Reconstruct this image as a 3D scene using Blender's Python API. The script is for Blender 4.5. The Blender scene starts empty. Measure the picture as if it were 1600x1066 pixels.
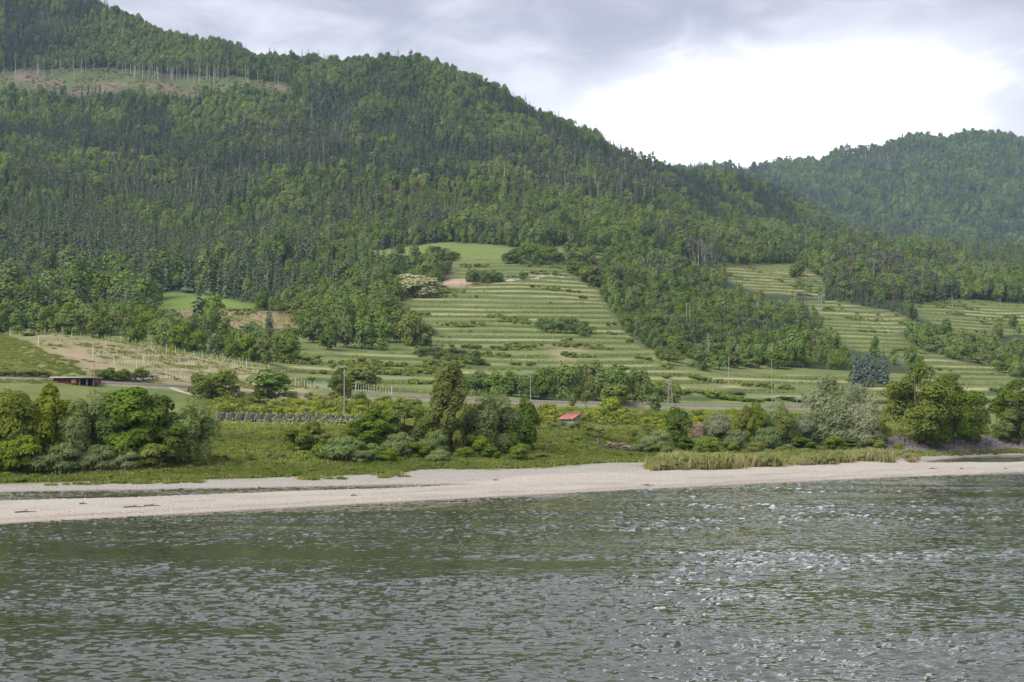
import bpy, math, random
import numpy as np
from mathutils import Vector, Matrix
random.seed(7); rng = np.random.default_rng(7)
scene = bpy.context.scene
C = scene.collection

# ------------------------------------------------------------------ camera
F, CX, CY, HOR, ZC = 2222.0, 800.0, 533.0, 650.0, 7.0
PITCH = math.atan((HOR - CY) / F)
cam = bpy.data.cameras.new('camera'); camo = bpy.data.objects.new('camera', cam); C.objects.link(camo)
camo.location = (0, 0, ZC); camo.rotation_euler = (math.pi/2 + PITCH, 0, 0)
cam.sensor_width = 36.0; cam.lens = 36.0*F/1600.0; cam.clip_start = 0.5; cam.clip_end = 30000
scene.camera = camo

# ------------------------------------------------------------------ sky, sun, exposure
SUN_DIR = Vector((-0.50, -0.46, 0.73)).normalized()
w = bpy.data.worlds.new('World'); scene.world = w; w.use_nodes = True
nt = w.node_tree; nt.nodes.clear()
def N(t, kind, **kw):
    n = t.nodes.new(kind)
    for k, v in kw.items(): setattr(n, k, v)
    return n
def math_node(t, op, a, b=None, c=None, clamp=False):
    n = t.nodes.new('ShaderNodeMath'); n.operation = op; n.use_clamp = clamp
    for i, v in enumerate((a, b, c)):
        if v is None: continue
        if isinstance(v, (int, float)): n.inputs[i].default_value = v
        else: t.links.new(v, n.inputs[i])
    return n.outputs[0]
def mixc(t, fac, a, b):
    n = t.nodes.new('ShaderNodeMix'); n.data_type = 'RGBA'
    for sock, v in ((n.inputs['Factor'], fac), (n.inputs['A'], a), (n.inputs['B'], b)):
        if isinstance(v, (int, float)): sock.default_value = v
        elif isinstance(v, (tuple, list)): sock.default_value = (*v, 1) if len(v) == 3 else v
        else: t.links.new(v, sock)
    # the Mix node has several A/B/Result sockets; pick the colour ones
    return n
def mix_rgb(t, fac, a, b, blend='MIX'):
    n = t.nodes.new('ShaderNodeMixRGB'); n.blend_type = blend
    for i, v in enumerate((fac, a, b)):
        if isinstance(v, (int, float)): n.inputs[i].default_value = v
        elif isinstance(v, (tuple, list)): n.inputs[i].default_value = (*v, 1) if len(v) == 3 else v
        else: t.links.new(v, n.inputs[i])
    return n.outputs[0]
def maprange(t, v, a, b, c=0.0, d=1.0, smooth=True):
    n = t.nodes.new('ShaderNodeMapRange'); n.interpolation_type = 'SMOOTHSTEP' if smooth else 'LINEAR'
    t.links.new(v, n.inputs[0])
    for i, x in enumerate((a, b, c, d)): n.inputs[i+1].default_value = x
    return n.outputs[0]
def noise(t, vec, scale, detail=4, rough=0.55, dist=0.0):
    n = t.nodes.new('ShaderNodeTexNoise'); n.inputs['Scale'].default_value = scale
    n.inputs['Detail'].default_value = detail; n.inputs['Roughness'].default_value = rough
    n.inputs['Distortion'].default_value = dist
    if vec is not None: t.links.new(vec, n.inputs['Vector'])
    return n.outputs['Fac']
def mapping(t, vec, scale=(1, 1, 1), rot=(0, 0, 0), loc=(0, 0, 0)):
    n = t.nodes.new('ShaderNodeMapping'); n.inputs['Scale'].default_value = scale
    n.inputs['Rotation'].default_value = rot; n.inputs['Location'].default_value = loc
    t.links.new(vec, n.inputs['Vector']); return n.outputs[0]

tc = N(nt, 'ShaderNodeTexCoord'); D = tc.outputs['Generated']
sky = N(nt, 'ShaderNodeTexSky'); sky.sky_type = 'NISHITA'; sky.sun_disc = False
sky.sun_elevation = math.asin(SUN_DIR.z); sky.sun_rotation = math.atan2(SUN_DIR.x, SUN_DIR.y) % (2*math.pi)
skyb = mix_rgb(nt, 1.0, sky.outputs[0], (0.12, 0.12, 0.12), 'MULTIPLY')
sep = N(nt, 'ShaderNodeSeparateXYZ'); nt.links.new(D, sep.inputs[0])
nA = noise(nt, mapping(nt, D, (1, 1, 3.2), loc=(3.1, 1.7, 0.4)), 3.2, 6, 0.5, 0.4)      # big cloud masses
nB = noise(nt, mapping(nt, D, (1, 1, 2.4), loc=(0.3, 5.7, 2.2)), 11.0, 6, 0.55, 0.6)     # billows
cf = math_node(nt, 'ADD', math_node(nt, 'MULTIPLY', nA, 0.55), math_node(nt, 'MULTIPLY', nB, 0.45))
cf = maprange(nt, cf, 0.36, 0.64)
cloud = mix_rgb(nt, cf, (0.285, 0.287, 0.35), (0.565, 0.567, 0.615))
# the break in the cloud deck to the right of the main ridge
az = math_node(nt, 'ARCTAN2', sep.outputs['X'], sep.outputs['Y'])
el = math_node(nt, 'ARCSINE', sep.outputs['Z'])
ga = math_node(nt, 'DIVIDE', math_node(nt, 'SUBTRACT', az, 0.172), 0.168)
ge = math_node(nt, 'DIVIDE', math_node(nt, 'SUBTRACT', el, math_node(nt, 'ADD', 0.186, math_node(nt, 'MULTIPLY', ga, 0.022))), 0.062)
gd = math_node(nt, 'SQRT', math_node(nt, 'ADD', math_node(nt, 'MULTIPLY', ga, ga), math_node(nt, 'MULTIPLY', ge, ge)))
gd = math_node(nt, 'ADD', gd, math_node(nt, 'MULTIPLY', math_node(nt, 'SUBTRACT', nB, 0.5), 1.5))
gap = maprange(nt, gd, 1.45, 0.10); gap = math_node(nt, 'POWER', gap, 1.15)
cloud = mix_rgb(nt, gap, cloud, (1.25, 1.25, 1.27))
skyc = mix_rgb(nt, 0.94, skyb, cloud)
bg = N(nt, 'ShaderNodeBackground'); nt.links.new(skyc, bg.inputs['Color']); bg.inputs['Strength'].default_value = 1.0
wo = N(nt, 'ShaderNodeOutputWorld'); nt.links.new(bg.outputs[0], wo.inputs['Surface'])

sun = bpy.data.lights.new('sun', 'SUN'); suno = bpy.data.objects.new('sun', sun); C.objects.link(suno)
sun.energy = 2.6; sun.angle = math.radians(40); sun.color = (1.0, 0.97, 0.92)
suno.rotation_euler = SUN_DIR.to_track_quat('Z', 'Y').to_euler(); suno.location = (0, 0, 900)
vs = scene.view_settings; vs.view_transform = 'Standard'; vs.look = 'None'; vs.exposure = 0.95; vs.gamma = 1.0
vs.use_curve_mapping = False
cy = scene.cycles; cy.max_bounces = 6; cy.diffuse_bounces = 2; cy.glossy_bounces = 2; cy.transmission_bounces = 2
cy.volume_bounces = 0; cy.transparent_max_bounces = 4; cy.use_denoising = True; cy.caustics_reflective = False; cy.caustics_refractive = False

# ------------------------------------------------------------------ numeric helpers
cp, sp = math.cos(PITCH), math.sin(PITCH)
def ray(x, y):
    a = (np.asarray(x, float) - CX)/F; b = (CY - np.asarray(y, float))/F
    return a, cp - b*sp, sp + b*cp                      # dx, dy, dz
def zof(y, Y):                                          # height seen at picture row y at distance Y
    b = (CY - np.asarray(y, float))/F
    return ZC + Y*(sp + b*cp)/(cp - b*sp)
def proj(X, Y, Z):
    f = Y*cp + (Z - ZC)*sp; u = -Y*sp + (Z - ZC)*cp
    return CX + F*X/f, CY - F*u/f
def dofz(y, Z):                                         # distance of a point of height Z seen at row y (below the horizon)
    return (Z - ZC)/((sp + (CY - np.asarray(y, float))/F*cp)/(cp - (CY - np.asarray(y, float))/F*sp))
def pchip(xk, yk, x):
    xk = np.asarray(xk, float); yk = np.asarray(yk, float); x = np.clip(x, xk[0], xk[-1])
    h = np.diff(xk); d = np.diff(yk)/h; m = np.zeros_like(yk)
    if len(xk) == 2: return yk[0] + d[0]*(x - xk[0])
    for i in range(1, len(xk)-1):
        if d[i-1]*d[i] > 0:
            w1 = 2*h[i] + h[i-1]; w2 = h[i] + 2*h[i-1]; m[i] = (w1 + w2)/(w1/d[i-1] + w2/d[i])
    m[0] = d[0]; m[-1] = d[-1]
    i = np.clip(np.searchsorted(xk, x) - 1, 0, len(xk)-2); t = (x - xk[i])/h[i]
    return ((2*t**3 - 3*t**2 + 1)*yk[i] + (t**3 - 2*t**2 + t)*h[i]*m[i] + (-2*t**3 + 3*t**2)*yk[i+1] + (t**3 - t**2)*h[i]*m[i+1])
def vnoise(x, y, seed=0):
    xi = np.floor(x).astype(np.int64); yi = np.floor(y).astype(np.int64); fx = x - xi; fy = y - yi
    def hsh(a, b):
        n = (a*374761393 + b*668265263 + seed*1274126177) & 0xffffffff
        n = ((n ^ (n >> 13))*1274126177) & 0xffffffff
        return ((n ^ (n >> 16)) & 0xffff)/65535.0
    sx = fx*fx*(3 - 2*fx); sy = fy*fy*(3 - 2*fy)
    a = hsh(xi, yi)*(1 - sx) + hsh(xi+1, yi)*sx; b = hsh(xi, yi+1)*(1 - sx) + hsh(xi+1, yi+1)*sx
    return a*(1 - sy) + b*sy
def fbm(x, y, oct=4, seed=0):
    s = 0; a = 0.5; t = 0
    for o in range(oct):
        s = s + a*vnoise(x*2**o + 13.7*o, y*2**o + 7.3*o, seed + o); t += a; a *= 0.5
    return s/t
def inpoly(px, py, poly):
    px = np.asarray(px, float); py = np.asarray(py, float); r = np.zeros(px.shape, bool); n = len(poly)
    for i in range(n):
        x1, y1 = poly[i]; x2, y2 = poly[(i+1) % n]
        if y1 == y2: continue
        c = ((y1 > py) != (y2 > py)) & (px < (x2 - x1)*(py - y1)/(y2 - y1) + x1)
        r ^= c
    return r
def sst(a, b, x):
    t = np.clip((x - a)/(b - a), 0, 1); return t*t*(3 - 2*t)

# ------------------------------------------------------------------ the lie of the land
# feature lines of the valley side: for each, picture columns with the distance and height of the ground there
UPX = np.concatenate([np.linspace(-1400, -260, 40, endpoint=False), np.linspace(-260, 1860, 400, endpoint=False), np.linspace(1860, 2800, 33)])
def kn(*a): return [p[0] for p in a], [p[1] for p in a]
rows = []     # each: (Y array, Z array) over UPX
def row_z(yk, Z):                       # row known by its picture line and its height (low ground)
    Zc = pchip(*Z, UPX) if isinstance(Z, tuple) else np.full(UPX.shape, float(Z))
    yy = pchip(*yk, UPX); rows.append([dofz(yy, Zc), Zc])
def row_d(dk, yk):                      # row known by its distance and picture line (slopes)
    d = pchip(*dk, UPX); rows.append([d, zof(pchip(*yk, UPX), d)])
def row_dz(dd, Z, rel=True):
    d = pchip(*dd, UPX) + (rows[-1][0] if rel else 0)
    rows.append([d, pchip(*Z, UPX) if isinstance(Z, tuple) else np.full(UPX.shape, float(Z))])
SH = kn((-1400, 1010), (-500, 885), (-200, 843), (0, 820), (200, 808.5), (400, 797), (600, 786), (800, 775.5), (1000, 765), (1200, 755), (1400, 746), (1600, 738.5), (1800, 732), (2800, 712))
rows.append([dofz(pchip(*SH, UPX), 0.0)*0.62, np.full(UPX.shape, -3.0)])
rows.append([dofz(pchip(*SH, UPX), 0.0)*0.93, np.full(UPX.shape, -0.5)])
row_z(SH, 0.0)                                                                                              # 2 waterline
rows.append([rows[2][0] + 3.5, np.full(UPX.shape, 0.33)])                                                   # 3
row_z(kn((-1400, 930), (-500, 815), (-200, 794), (0, 784), (200, 777), (400, 770.5), (600, 763.5), (730, 758), (800, 754), (1000, 744), (1200, 735), (1400, 727), (1500, 724), (1600, 722), (1800, 717), (2800, 700)),
      kn((-1400, .3), (500, .3), (740, .4), (900, .5), (1350, .5), (1500, .35), (2800, .35)))                     # 4
row_dz(kn((-1400, 6), (0, 6), (200, 6), (400, 7), (600, 8), (750, 7), (900, 5), (1200, 5), (1430, 14), (1500, 19), (1600, 12), (2800, 12)),
       kn((-1400, -.25), (-200, -.25), (500, -.2), (640, -.12), (740, .02), (850, .6), (1340, .62), (1440, -.02), (1500, -.12), (2800, -.2)))   # 5 slough bed
row_dz(kn((-1400, 14), (0, 12.5), (200, 10.5), (400, 7), (600, 4), (750, 3), (900, 4), (1200, 4), (1430, 5), (1500, 19), (1600, 34), (2800, 34)),
       kn((-1400, -.2), (-200, -.2), (500, -.16), (640, -.1), (740, .1), (850, .7), (1340, .66), (1440, .02), (1500, -.1), (2800, -.15)))     # 6
row_dz(kn((-1400, 2.5), (0, 2.5), (800, 3), (1600, 3), (2800, 4)), kn((-1400, .25), (0, .25), (600, .3), (850, .8), (1340, .75), (1500, .25), (2800, .25)))  # 7
Z8 = pchip(*kn((-1400, .45), (0, .45), (400, .6), (800, .95), (1300, .95), (1500, .6), (2800, .6)), UPX)
d6 = dofz(pchip(*kn((-1400, 840), (-500, 775), (-200, 760), (0, 752), (200, 749), (400, 745), (600, 737), (800, 730), (1000, 723), (1200, 716), (1400, 711), (1600, 707), (2800, 700)), UPX), Z8)
rows.append([np.maximum(d6, rows[-1][0] + 2.5), Z8])                                   # 8 edge of the grass
row_dz(kn((-1400, 6), (0, 8), (200, 8), (400, 12), (800, 16), (1200, 24), (1330, 16), (1420, 6), (1600, 4), (2800, 4)),
       kn((-1400, 1.6), (1250, 1.6), (1420, 1.3), (2800, 1.3)))                                              # 9 foot of the bank
row_dz(kn((-1400, 22), (0, 22), (200, 22), (400, 20), (800, 20), (1200, 22), (1400, 9), (1600, 6), (2800, 6)),
       kn((-1400, 4.8), (0, 4.6), (300, 4.3), (800, 4.15), (1200, 4.0), (1400, 3.3), (1600, 2.9), (2800, 3)))             # 10 top of the bank
row_dz(kn((-1400, 50), (0, 60), (400, 60), (800, 60), (1200, 60), (1600, 70), (2800, 70)),
       kn((-1400, 9), (0, 8), (200, 6.2), (400, 5.2), (800, 5.0), (1200, 4.8), (1600, 4.6), (2800, 6)))        # 11 the flat
row_d(kn((-1400, 290), (0, 310), (200, 322), (400, 345), (600, 360), (800, 375), (1000, 390), (1200, 410), (1400, 430), (1600, 450), (2800, 560)),
      kn((-1400, 575), (0, 597), (200, 606), (300, 613), (400, 624), (600, 627), (800, 635), (1000, 639), (1200, 642), (1400, 641), (1600, 640), (2800, 635)))   # 12 foot of the embankment
row_dz(kn((-1400, 4), (2800, 4)), 0); rows[-1][1] = zof(pchip(*kn((-1400, 568), (0, 592), (200, 601), (300, 606), (400, 615.5), (600, 619), (800, 627), (1000, 632), (1200, 636), (1400, 634), (1600, 632), (2800, 627)), UPX), rows[-1][0])  # 13 top, near
rows.append([rows[-1][0] + 7, rows[-1][1] + 0.02])                                                            # 14 top, far
rows.append([rows[-1][0] + 5, rows[-1][1] + pchip(*kn((-1400, 3), (200, 2), (400, .6), (2800, -.4)), UPX)])    # 15
row_d(kn((-1400, 420), (0, 440), (200, 440), (400, 428), (600, 465), (800, 478), (1000, 485), (1200, 505), (1400, 530), (1600, 560), (2800, 700)),
      kn((-1400, 500), (-200, 519), (0, 523), (60, 522), (200, 536), (300, 555), (400, 575), (470, 592), (600, 583), (800, 588), (1000, 594), (1200, 603), (1400, 602), (1600, 600), (2800, 590)))   # 16 crest of the knoll
row_d(kn((-1400, 480), (0, 500), (200, 500), (400, 490), (600, 540), (800, 560), (1000, 565), (1200, 600), (1400, 630), (1600, 670), (2800, 800)),
      kn((-1400, 512), (-200, 528), (0, 529), (200, 540), (400, 556), (600, 549), (800, 550), (1000, 560), (1200, 572), (1400, 575), (1600, 576), (2800, 570)))   # 17
row_d(kn((-1400, 600), (0, 620), (400, 620), (600, 640), (800, 660), (1000, 680), (1200, 720), (1400, 770), (1600, 820), (2800, 1000)),
      kn((-1400, 490), (0, 508), (200, 507), (400, 515), (600, 507), (800, 500), (1000, 510), (1200, 528), (1400, 525), (1600, 527), (2800, 520)))   # 18
row_d(kn((-1400, 740), (0, 760), (400, 760), (800, 770), (1000, 810), (1200, 860), (1400, 920), (1600, 980), (2800, 1200)),
      kn((-1400, 430), (0, 470), (200, 470), (400, 465), (600, 452), (800, 446), (1000, 450), (1200, 472), (1400, 478), (1600, 486), (2800, 480)))   # 19
row_d(kn((-1400, 880), (0, 880), (400, 890), (800, 895), (1000, 940), (1200, 1000), (1400, 1080), (1600, 1180), (2800, 1400)),
      kn((-1400, 330), (0, 390), (200, 405), (400, 408), (600, 402), (800, 392), (1000, 397), (1200, 422), (1400, 432), (1600, 444), (2800, 440)))   # 20
row_d(kn((-1400, 1030), (0, 1030), (400, 1040), (800, 1045), (1000, 1100), (1200, 1200), (1400, 1320), (1600, 1430), (2800, 1700)),
      kn((-1400, 210), (-200, 265), (0, 292), (200, 345), (400, 355), (600, 350), (800, 343), (1000, 352), (1200, 386), (1400, 402), (1600, 414), (2800, 410)))   # 21
row_d(kn((-1400, 1200), (0, 1200), (400, 1200), (800, 1220), (1000, 1280), (1200, 1420), (1400, 1570), (1600, 1680), (2800, 2000)),
      kn((-1400, 140), (-200, 225), (0, 248), (200, 265), (400, 265), (600, 260), (800, 262), (1000, 302), (1200, 352), (1400, 388), (1600, 402), (2800, 400)))   # 22
row_d(kn((-1400, 1400), (0, 1400), (200, 1410), (400, 1400), (600, 1360), (800, 1360), (1000, 1410), (1200, 1570), (1400, 1740), (1600, 1830), (2800, 2200)),
      kn((-1400, 20), (0, 168), (200, 165), (400, 166), (470, 175), (600, 190), (800, 215), (1000, 272), (1200, 331), (1400, 383), (1600, 398), (2800, 395)))   # 23
row_d(kn((-1400, 1500), (0, 1480), (200, 1480), (400, 1470), (600, 1430), (800, 1420), (1000, 1480), (1200, 1650), (1400, 1810), (1600, 1900), (2800, 2300)),
      kn((-1400, -60), (0, 106), (200, 108), (400, 122), (470, 135), (600, 155), (800, 190), (1000, 259), (1200, 314), (1400, 381), (1600, 396), (2800, 392)))   # 24
row_d(kn((-1400, 1800), (0, 1720), (200, 1640), (400, 1570), (600, 1530), (800, 1490), (1000, 1560), (1200, 1730), (1400, 1880), (1600, 1980), (2800, 2400)),
      kn((-1400, -160), (-200, -90), (0, -42), (120, 2), (200, 35), (260, 60), (330, 77), (400, 105), (500, 106), (640, 121), (760, 150), (850, 184), (950, 223), (1000, 249), (1100, 275), (1200, 302), (1300, 346), (1400, 380), (1600, 395), (2800, 390)))   # 25 ridge
rows.append([rows[-1][0] + 160, rows[-1][1] - pchip(*kn((-1400, 40), (1000, 60), (1200, 60), (1400, 20), (2800, 10)), UPX)])   # 26
row_d(kn((-1400, 2350), (2800, 2800)), kn((-1400, 330), (900, 350), (1100, 320), (1200, 318), (1300, 335), (1400, 352), (1600, 356), (2800, 360)))   # 27
rows[-1][0] = np.maximum(rows[-1][0], rows[-2][0] + 120)
row_d(kn((-1400, 2700), (2800, 3100)), kn((-1400, 330), (900, 330), (1100, 284), (1200, 278), (1300, 270), (1380, 288), (1450, 270), (1600, 275), (2800, 300)))   # 28
row_d(kn((-1400, 3050), (2800, 3300)), kn((-1400, 330), (900, 300), (1000, 280), (1130, 258), (1200, 252), (1300, 236), (1400, 223), (1440, 213), (1500, 209), (1560, 212), (1600, 219), (1800, 245), (2800, 280)))   # 29
rows.append([rows[-1][0] + 450, rows[-1][1] - 120])                                                            # 30
RY = np.array([r[0] for r in rows]); RZ = np.array([r[1] for r in rows]); NR = len(rows)
for i in range(1, NR): RY[i] = np.maximum(RY[i], RY[i-1] + 0.6)
b0 = (CY - 600.0)/F
UU = (UPX - CX)/F/(cp - b0*sp)                                                                                # X / Y of each column
# regular lookup grid over (X/Y, log Y)
LV = np.linspace(math.log(25), math.log(4600), 2000); NV = len(LV); NU = len(UU); EY = np.exp(LV)
HG = np.zeros((NU, NV))
for j in range(NU): HG[j] = np.where(EY > RY[-1, j], RZ[-1, j], pchip(RY[:, j], RZ[:, j], EY))
XG = UU[:, None]*EY[None, :]; YG = np.broadcast_to(EY[None, :], XG.shape)
far = sst(420, 800, YG)
gully = (np.abs(fbm(XG/190 + 0.15*YG/190 + 5, YG/520 + 3, 3, 11) - 0.5)*2)
HG = HG + far*(fbm(XG/120, YG/120, 4, 3) - 0.5)*10*sst(500, 1100, YG) - far*(0.35 - gully)*27*sst(900, 1300, YG)
rib = np.abs(fbm(XG/330 + 0.3*YG/330, YG/900 + 9, 3, 29) - 0.5)*2
HG = HG + sst(2250, 2600, YG)*(rib - 0.3)*95
HG = HG + sst(150, 200, YG)*(1 - sst(300, 340, YG))*(fbm(XG/14, YG/14, 3, 5) - 0.5)*0.7
HG = HG + (1 - sst(200, 260, YG))*sst(-0.02, 0.3, HG)*(fbm(XG/6, YG/6, 3, 6) - 0.5)*0.22
PXG, PYG = proj(XG, YG, HG)
POLY = dict(
 clearcut=[(-400, 110), (0, 112), (130, 106), (250, 114), (380, 121), (450, 132), (460, 143), (400, 149), (250, 151), (100, 150), (0, 151), (-400, 152)],
 meadow=[(240, 462), (262, 457), (300, 459), (360, 467), (400, 476), (400, 484), (240, 484)],
 brownvine=[(232, 484), (400, 484), (470, 492), (470, 512), (232, 512)],
 centre=[(548, 398), (640, 384), (700, 379), (790, 383), (850, 396), (870, 384), (985, 390), (975, 402), (880, 408), (885, 424), (935, 452), (955, 482), (972, 512), (1004, 538), (1025, 562), (1062, 577), (1110, 592), (1110, 625), (620, 622), (470, 612), (430, 590), (425, 560), (520, 553), (600, 552), (660, 548), (690, 520), (640, 490), (610, 482), (640, 462), (700, 442), (715, 418), (650, 405)],
 bare=[(672, 449), (692, 437), (735, 433), (738, 441), (700, 448)],
 bare2=[(860, 543), (905, 540), (925, 553), (885, 566), (865, 556)],
 rightA=[(1118, 412), (1252, 414), (1292, 440), (1288, 466), (1200, 458), (1140, 440)],
 rightB=[(1252, 474), (1300, 470), (1390, 486), (1430, 505), (1400, 520), (1440, 545), (1500, 556), (1575, 574), (1585, 592), (1450, 592), (1400, 560), (1330, 545), (1290, 515)],
 rightC=[(1420, 478), (1500, 466), (1640, 478), (1640, 528), (1520, 520), (1450, 505)],
 rightD=[(1040, 582), (1300, 588), (1480, 596), (1640, 600), (1640, 628), (1040, 628)],
 knoll=[(30, 524), (70, 521), (200, 536), (330, 560), (420, 580), (480, 600), (480, 615), (400, 616), (300, 604), (200, 600), (150, 585), (110, 565), (60, 545)],
 knollgrass=[(-400, 515), (0, 522), (60, 545), (110, 565), (140, 590), (60, 600), (-400, 600)],
)
JX = fbm(XG/25, YG/25, 3, 40) - 0.5; JY = fbm(XG/25 + 50, YG/25, 3, 60) - 0.5
def soft(mask_fn, jitter=3.0, seed=0):
    return mask_fn(PXG + JX*jitter*4, PYG + JY*jitter*2)
MASK = {k: soft(lambda a, b, k=k: inpoly(a, b, POLY[k]), 3.0, i) for i, k in enumerate(POLY)}
MASK['clearcut'] &= (YG > 1200) & (YG < 1640)
vis_slope = (YG > 395) & (YG < 1300)
for k in ('meadow', 'brownvine', 'centre', 'bare', 'bare2', 'rightA', 'rightB', 'rightC', 'rightD'): MASK[k] &= vis_slope
for k in ('knoll', 'knollgrass'): MASK[k] &= (YG > 290) & (YG < 470)
TERR = (MASK['centre'] & (PYG > 405)) | MASK['rightA'] | MASK['rightB'] | MASK['rightC'] | MASK['brownvine'] | MASK['rightD']
# terraces: benches cut into the open slopes
STEP = 3.3
TZ = HG/STEP + (fbm(XG/70, YG/70, 3, 77) - 0.5)*1.3
fr = TZ - np.floor(TZ)
tm = TERR.astype(float)
for ax in (0, 1): tm = sum(np.roll(tm, q, ax) for q in (-2, -1, 0, 1, 2))/5
HG = HG + tm*STEP*(sst(0.50, 1.0, fr) - fr)*0.5
def gz(X, Y):
    X = np.asarray(X, float); Y = np.asarray(Y, float)
    fu = np.interp(X/Y, UU, np.arange(NU)); fv = (np.log(Y) - LV[0])/(LV[1] - LV[0]); fv = np.clip(fv, 0, NV-1.001)
    i = np.clip(fu.astype(int), 0, NU-2); j = fv.astype(int); a = fu - i; b = fv - j
    return (HG[i, j]*(1-a) + HG[i+1, j]*a)*(1-b) + (HG[i, j+1]*(1-a) + HG[i+1, j+1]*a)*b
def gmask(G, X, Y):
    fu = np.interp(np.asarray(X)/np.asarray(Y), UU, np.arange(NU)); fv = np.clip((np.log(Y) - LV[0])/(LV[1] - LV[0]), 0, NV-1)
    return G[np.rint(fu).astype(int), np.rint(fv).astype(int)]
RAYY = np.exp(np.linspace(math.log(45), math.log(4300), 5000))
def at(x, y, dmin=0):
    dx, dy, dz = ray(x, y); Y = RAYY[RAYY > dmin]; X = Y*dx/dy; Z = ZC + Y*dz/dy; T = gz(X, Y)
    hit = np.nonzero(T >= Z)[0]; i = hit[0] if len(hit) else len(Y)-1
    return Vector((X[i], Y[i], T[i]))
def at_d(x, Y, y=600):
    dx, dy, dz = ray(x, y); X = Y*dx/dy
    return Vector((float(X), Y, float(gz(np.array([X]), np.array([Y]))[0])))

# ------------------------------------------------------------------ materials
MATS = {}
def new_mat(name):
    m = bpy.data.materials.new(name); m.use_nodes = True; t = m.node_tree; t.nodes.clear()
    out = N(t, 'ShaderNodeOutputMaterial'); MATS[name] = m
    return m, t, out
def leaf_mat(name, dark, light, gloss=0.0, trans=0.22, tip=None):
    m, t, out = new_mat(name)
    oi = N(t, 'ShaderNodeObjectInfo'); ta = N(t, 'ShaderNodeAttribute', attribute_name='tint')
    ia = N(t, 'ShaderNodeAttribute', attribute_name='itint', attribute_type='INSTANCER')
    f = math_node(t, 'ADD', math_node(t, 'MULTIPLY', ta.outputs['Fac'], 0.55), math_node(t, 'MULTIPLY', oi.outputs['Random'], 0.45))
    f = math_node(t, 'ADD', f, ia.outputs['Fac'], clamp=True)
    col = mix_rgb(t, f, dark, light)
    r2 = math_node(t, 'FRACT', math_node(t, 'MULTIPLY', oi.outputs['Random'], 7.31))
    hs = N(t, 'ShaderNodeHueSaturation'); t.links.new(col, hs.inputs['Color'])
    t.links.new(math_node(t, 'ADD', 0.484, math_node(t, 'MULTIPLY', r2, 0.026)), hs.inputs['Hue'])
    t.links.new(math_node(t, 'ADD', 0.92, math_node(t, 'MULTIPLY', r2, 0.24)), hs.inputs['Saturation'])
    d = N(t, 'ShaderNodeBsdfDiffuse'); t.links.new(hs.outputs[0], d.inputs['Color'])
    tr = N(t, 'ShaderNodeBsdfTranslucent'); t.links.new(mix_rgb(t, 1.0, hs.outputs[0], (1.3, 1.35, 0.7), 'MULTIPLY'), tr.inputs['Color'])
    mx = N(t, 'ShaderNodeMixShader'); mx.inputs[0].default_value = trans
    t.links.new(d.outputs[0], mx.inputs[1]); t.links.new(tr.outputs[0], mx.inputs[2]); last = mx
    if gloss:
        g = N(t, 'ShaderNodeBsdfGlossy'); g.inputs['Roughness'].default_value = 0.45; g.inputs['Color'].default_value = (1, 1, 1, 1)
        m2 = N(t, 'ShaderNodeMixShader'); m2.inputs[0].default_value = gloss
        t.links.new(mx.outputs[0], m2.inputs[1]); t.links.new(g.outputs[0], m2.inputs[2]); last = m2
    t.links.new(last.outputs[0], out.inputs['Surface']); return m
def flat_mat(name, col, rough=0.8, var=0.25, scale=6.0, bump=0.0, col2=None, stretch=(1, 1, 1)):
    m, t, out = new_mat(name)
    tcn = N(t, 'ShaderNodeTexCoord'); v = mapping(t, tcn.outputs['Object'], stretch); nz = noise(t, v, scale, 5, 0.6)
    c2 = col2 if col2 else tuple(c*(1 - var) for c in col)
    c = mix_rgb(t, maprange(t, nz, 0.3, 0.7), c2, tuple(min(1, x*(1 + var*0.5)) for x in col))
    oi = N(t, 'ShaderNodeObjectInfo'); k = math_node(t, 'ADD', 0.88, math_node(t, 'MULTIPLY', oi.outputs['Random'], 0.24))
    vm = N(t, 'ShaderNodeVectorMath', operation='SCALE'); t.links.new(c, vm.inputs[0]); t.links.new(k, vm.inputs['Scale'])
    b = N(t, 'ShaderNodeBsdfPrincipled'); t.links.new(vm.outputs[0], b.inputs['Base Color']); b.inputs['Roughness'].default_value = rough
    b.inputs['Specular IOR Level'].default_value = 0.25
    if bump:
        bp = N(t, 'ShaderNodeBump'); bp.inputs['Strength'].default_value = bump; t.links.new(nz, bp.inputs['Height']); t.links.new(bp.outputs[0], b.inputs['Normal'])
    t.links.new(b.outputs[0], out.inputs['Surface']); return m
leaf_mat('leaf_broad', (0.078, 0.128, 0.04), (0.215, 0.275, 0.082))
leaf_mat('leaf_spruce', (0.055, 0.082, 0.058), (0.15, 0.185, 0.092), trans=0.1)
leaf_mat('leaf_pine', (0.105, 0.118, 0.08), (0.175, 0.172, 0.105), trans=0.1)
leaf_mat('leaf_dead', (0.14, 0.115, 0.085), (0.21, 0.165, 0.125), trans=0.1)
leaf_mat('leaf_young', (0.11, 0.14, 0.045), (0.2, 0.215, 0.075), trans=0.15)
leaf_mat('leaf_bluespruce', (0.085, 0.115, 0.095), (0.16, 0.195, 0.16), trans=0.1)
leaf_mat('leaf_dark', (0.066, 0.105, 0.028), (0.18, 0.23, 0.055))
leaf_mat('leaf_yellow', (0.1, 0.145, 0.02), (0.235, 0.28, 0.045), trans=0.3)
leaf_mat('leaf_green', (0.095, 0.14, 0.03), (0.215, 0.255, 0.062), trans=0.28)
leaf_mat('leaf_olive', (0.085, 0.122, 0.026), (0.18, 0.22, 0.052), trans=0.28)
leaf_mat('leaf_willow', (0.11, 0.15, 0.058), (0.245, 0.295, 0.125), trans=0.25)
leaf_mat('leaf_silver', (0.15, 0.185, 0.095), (0.34, 0.375, 0.225), trans=0.25)
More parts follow.
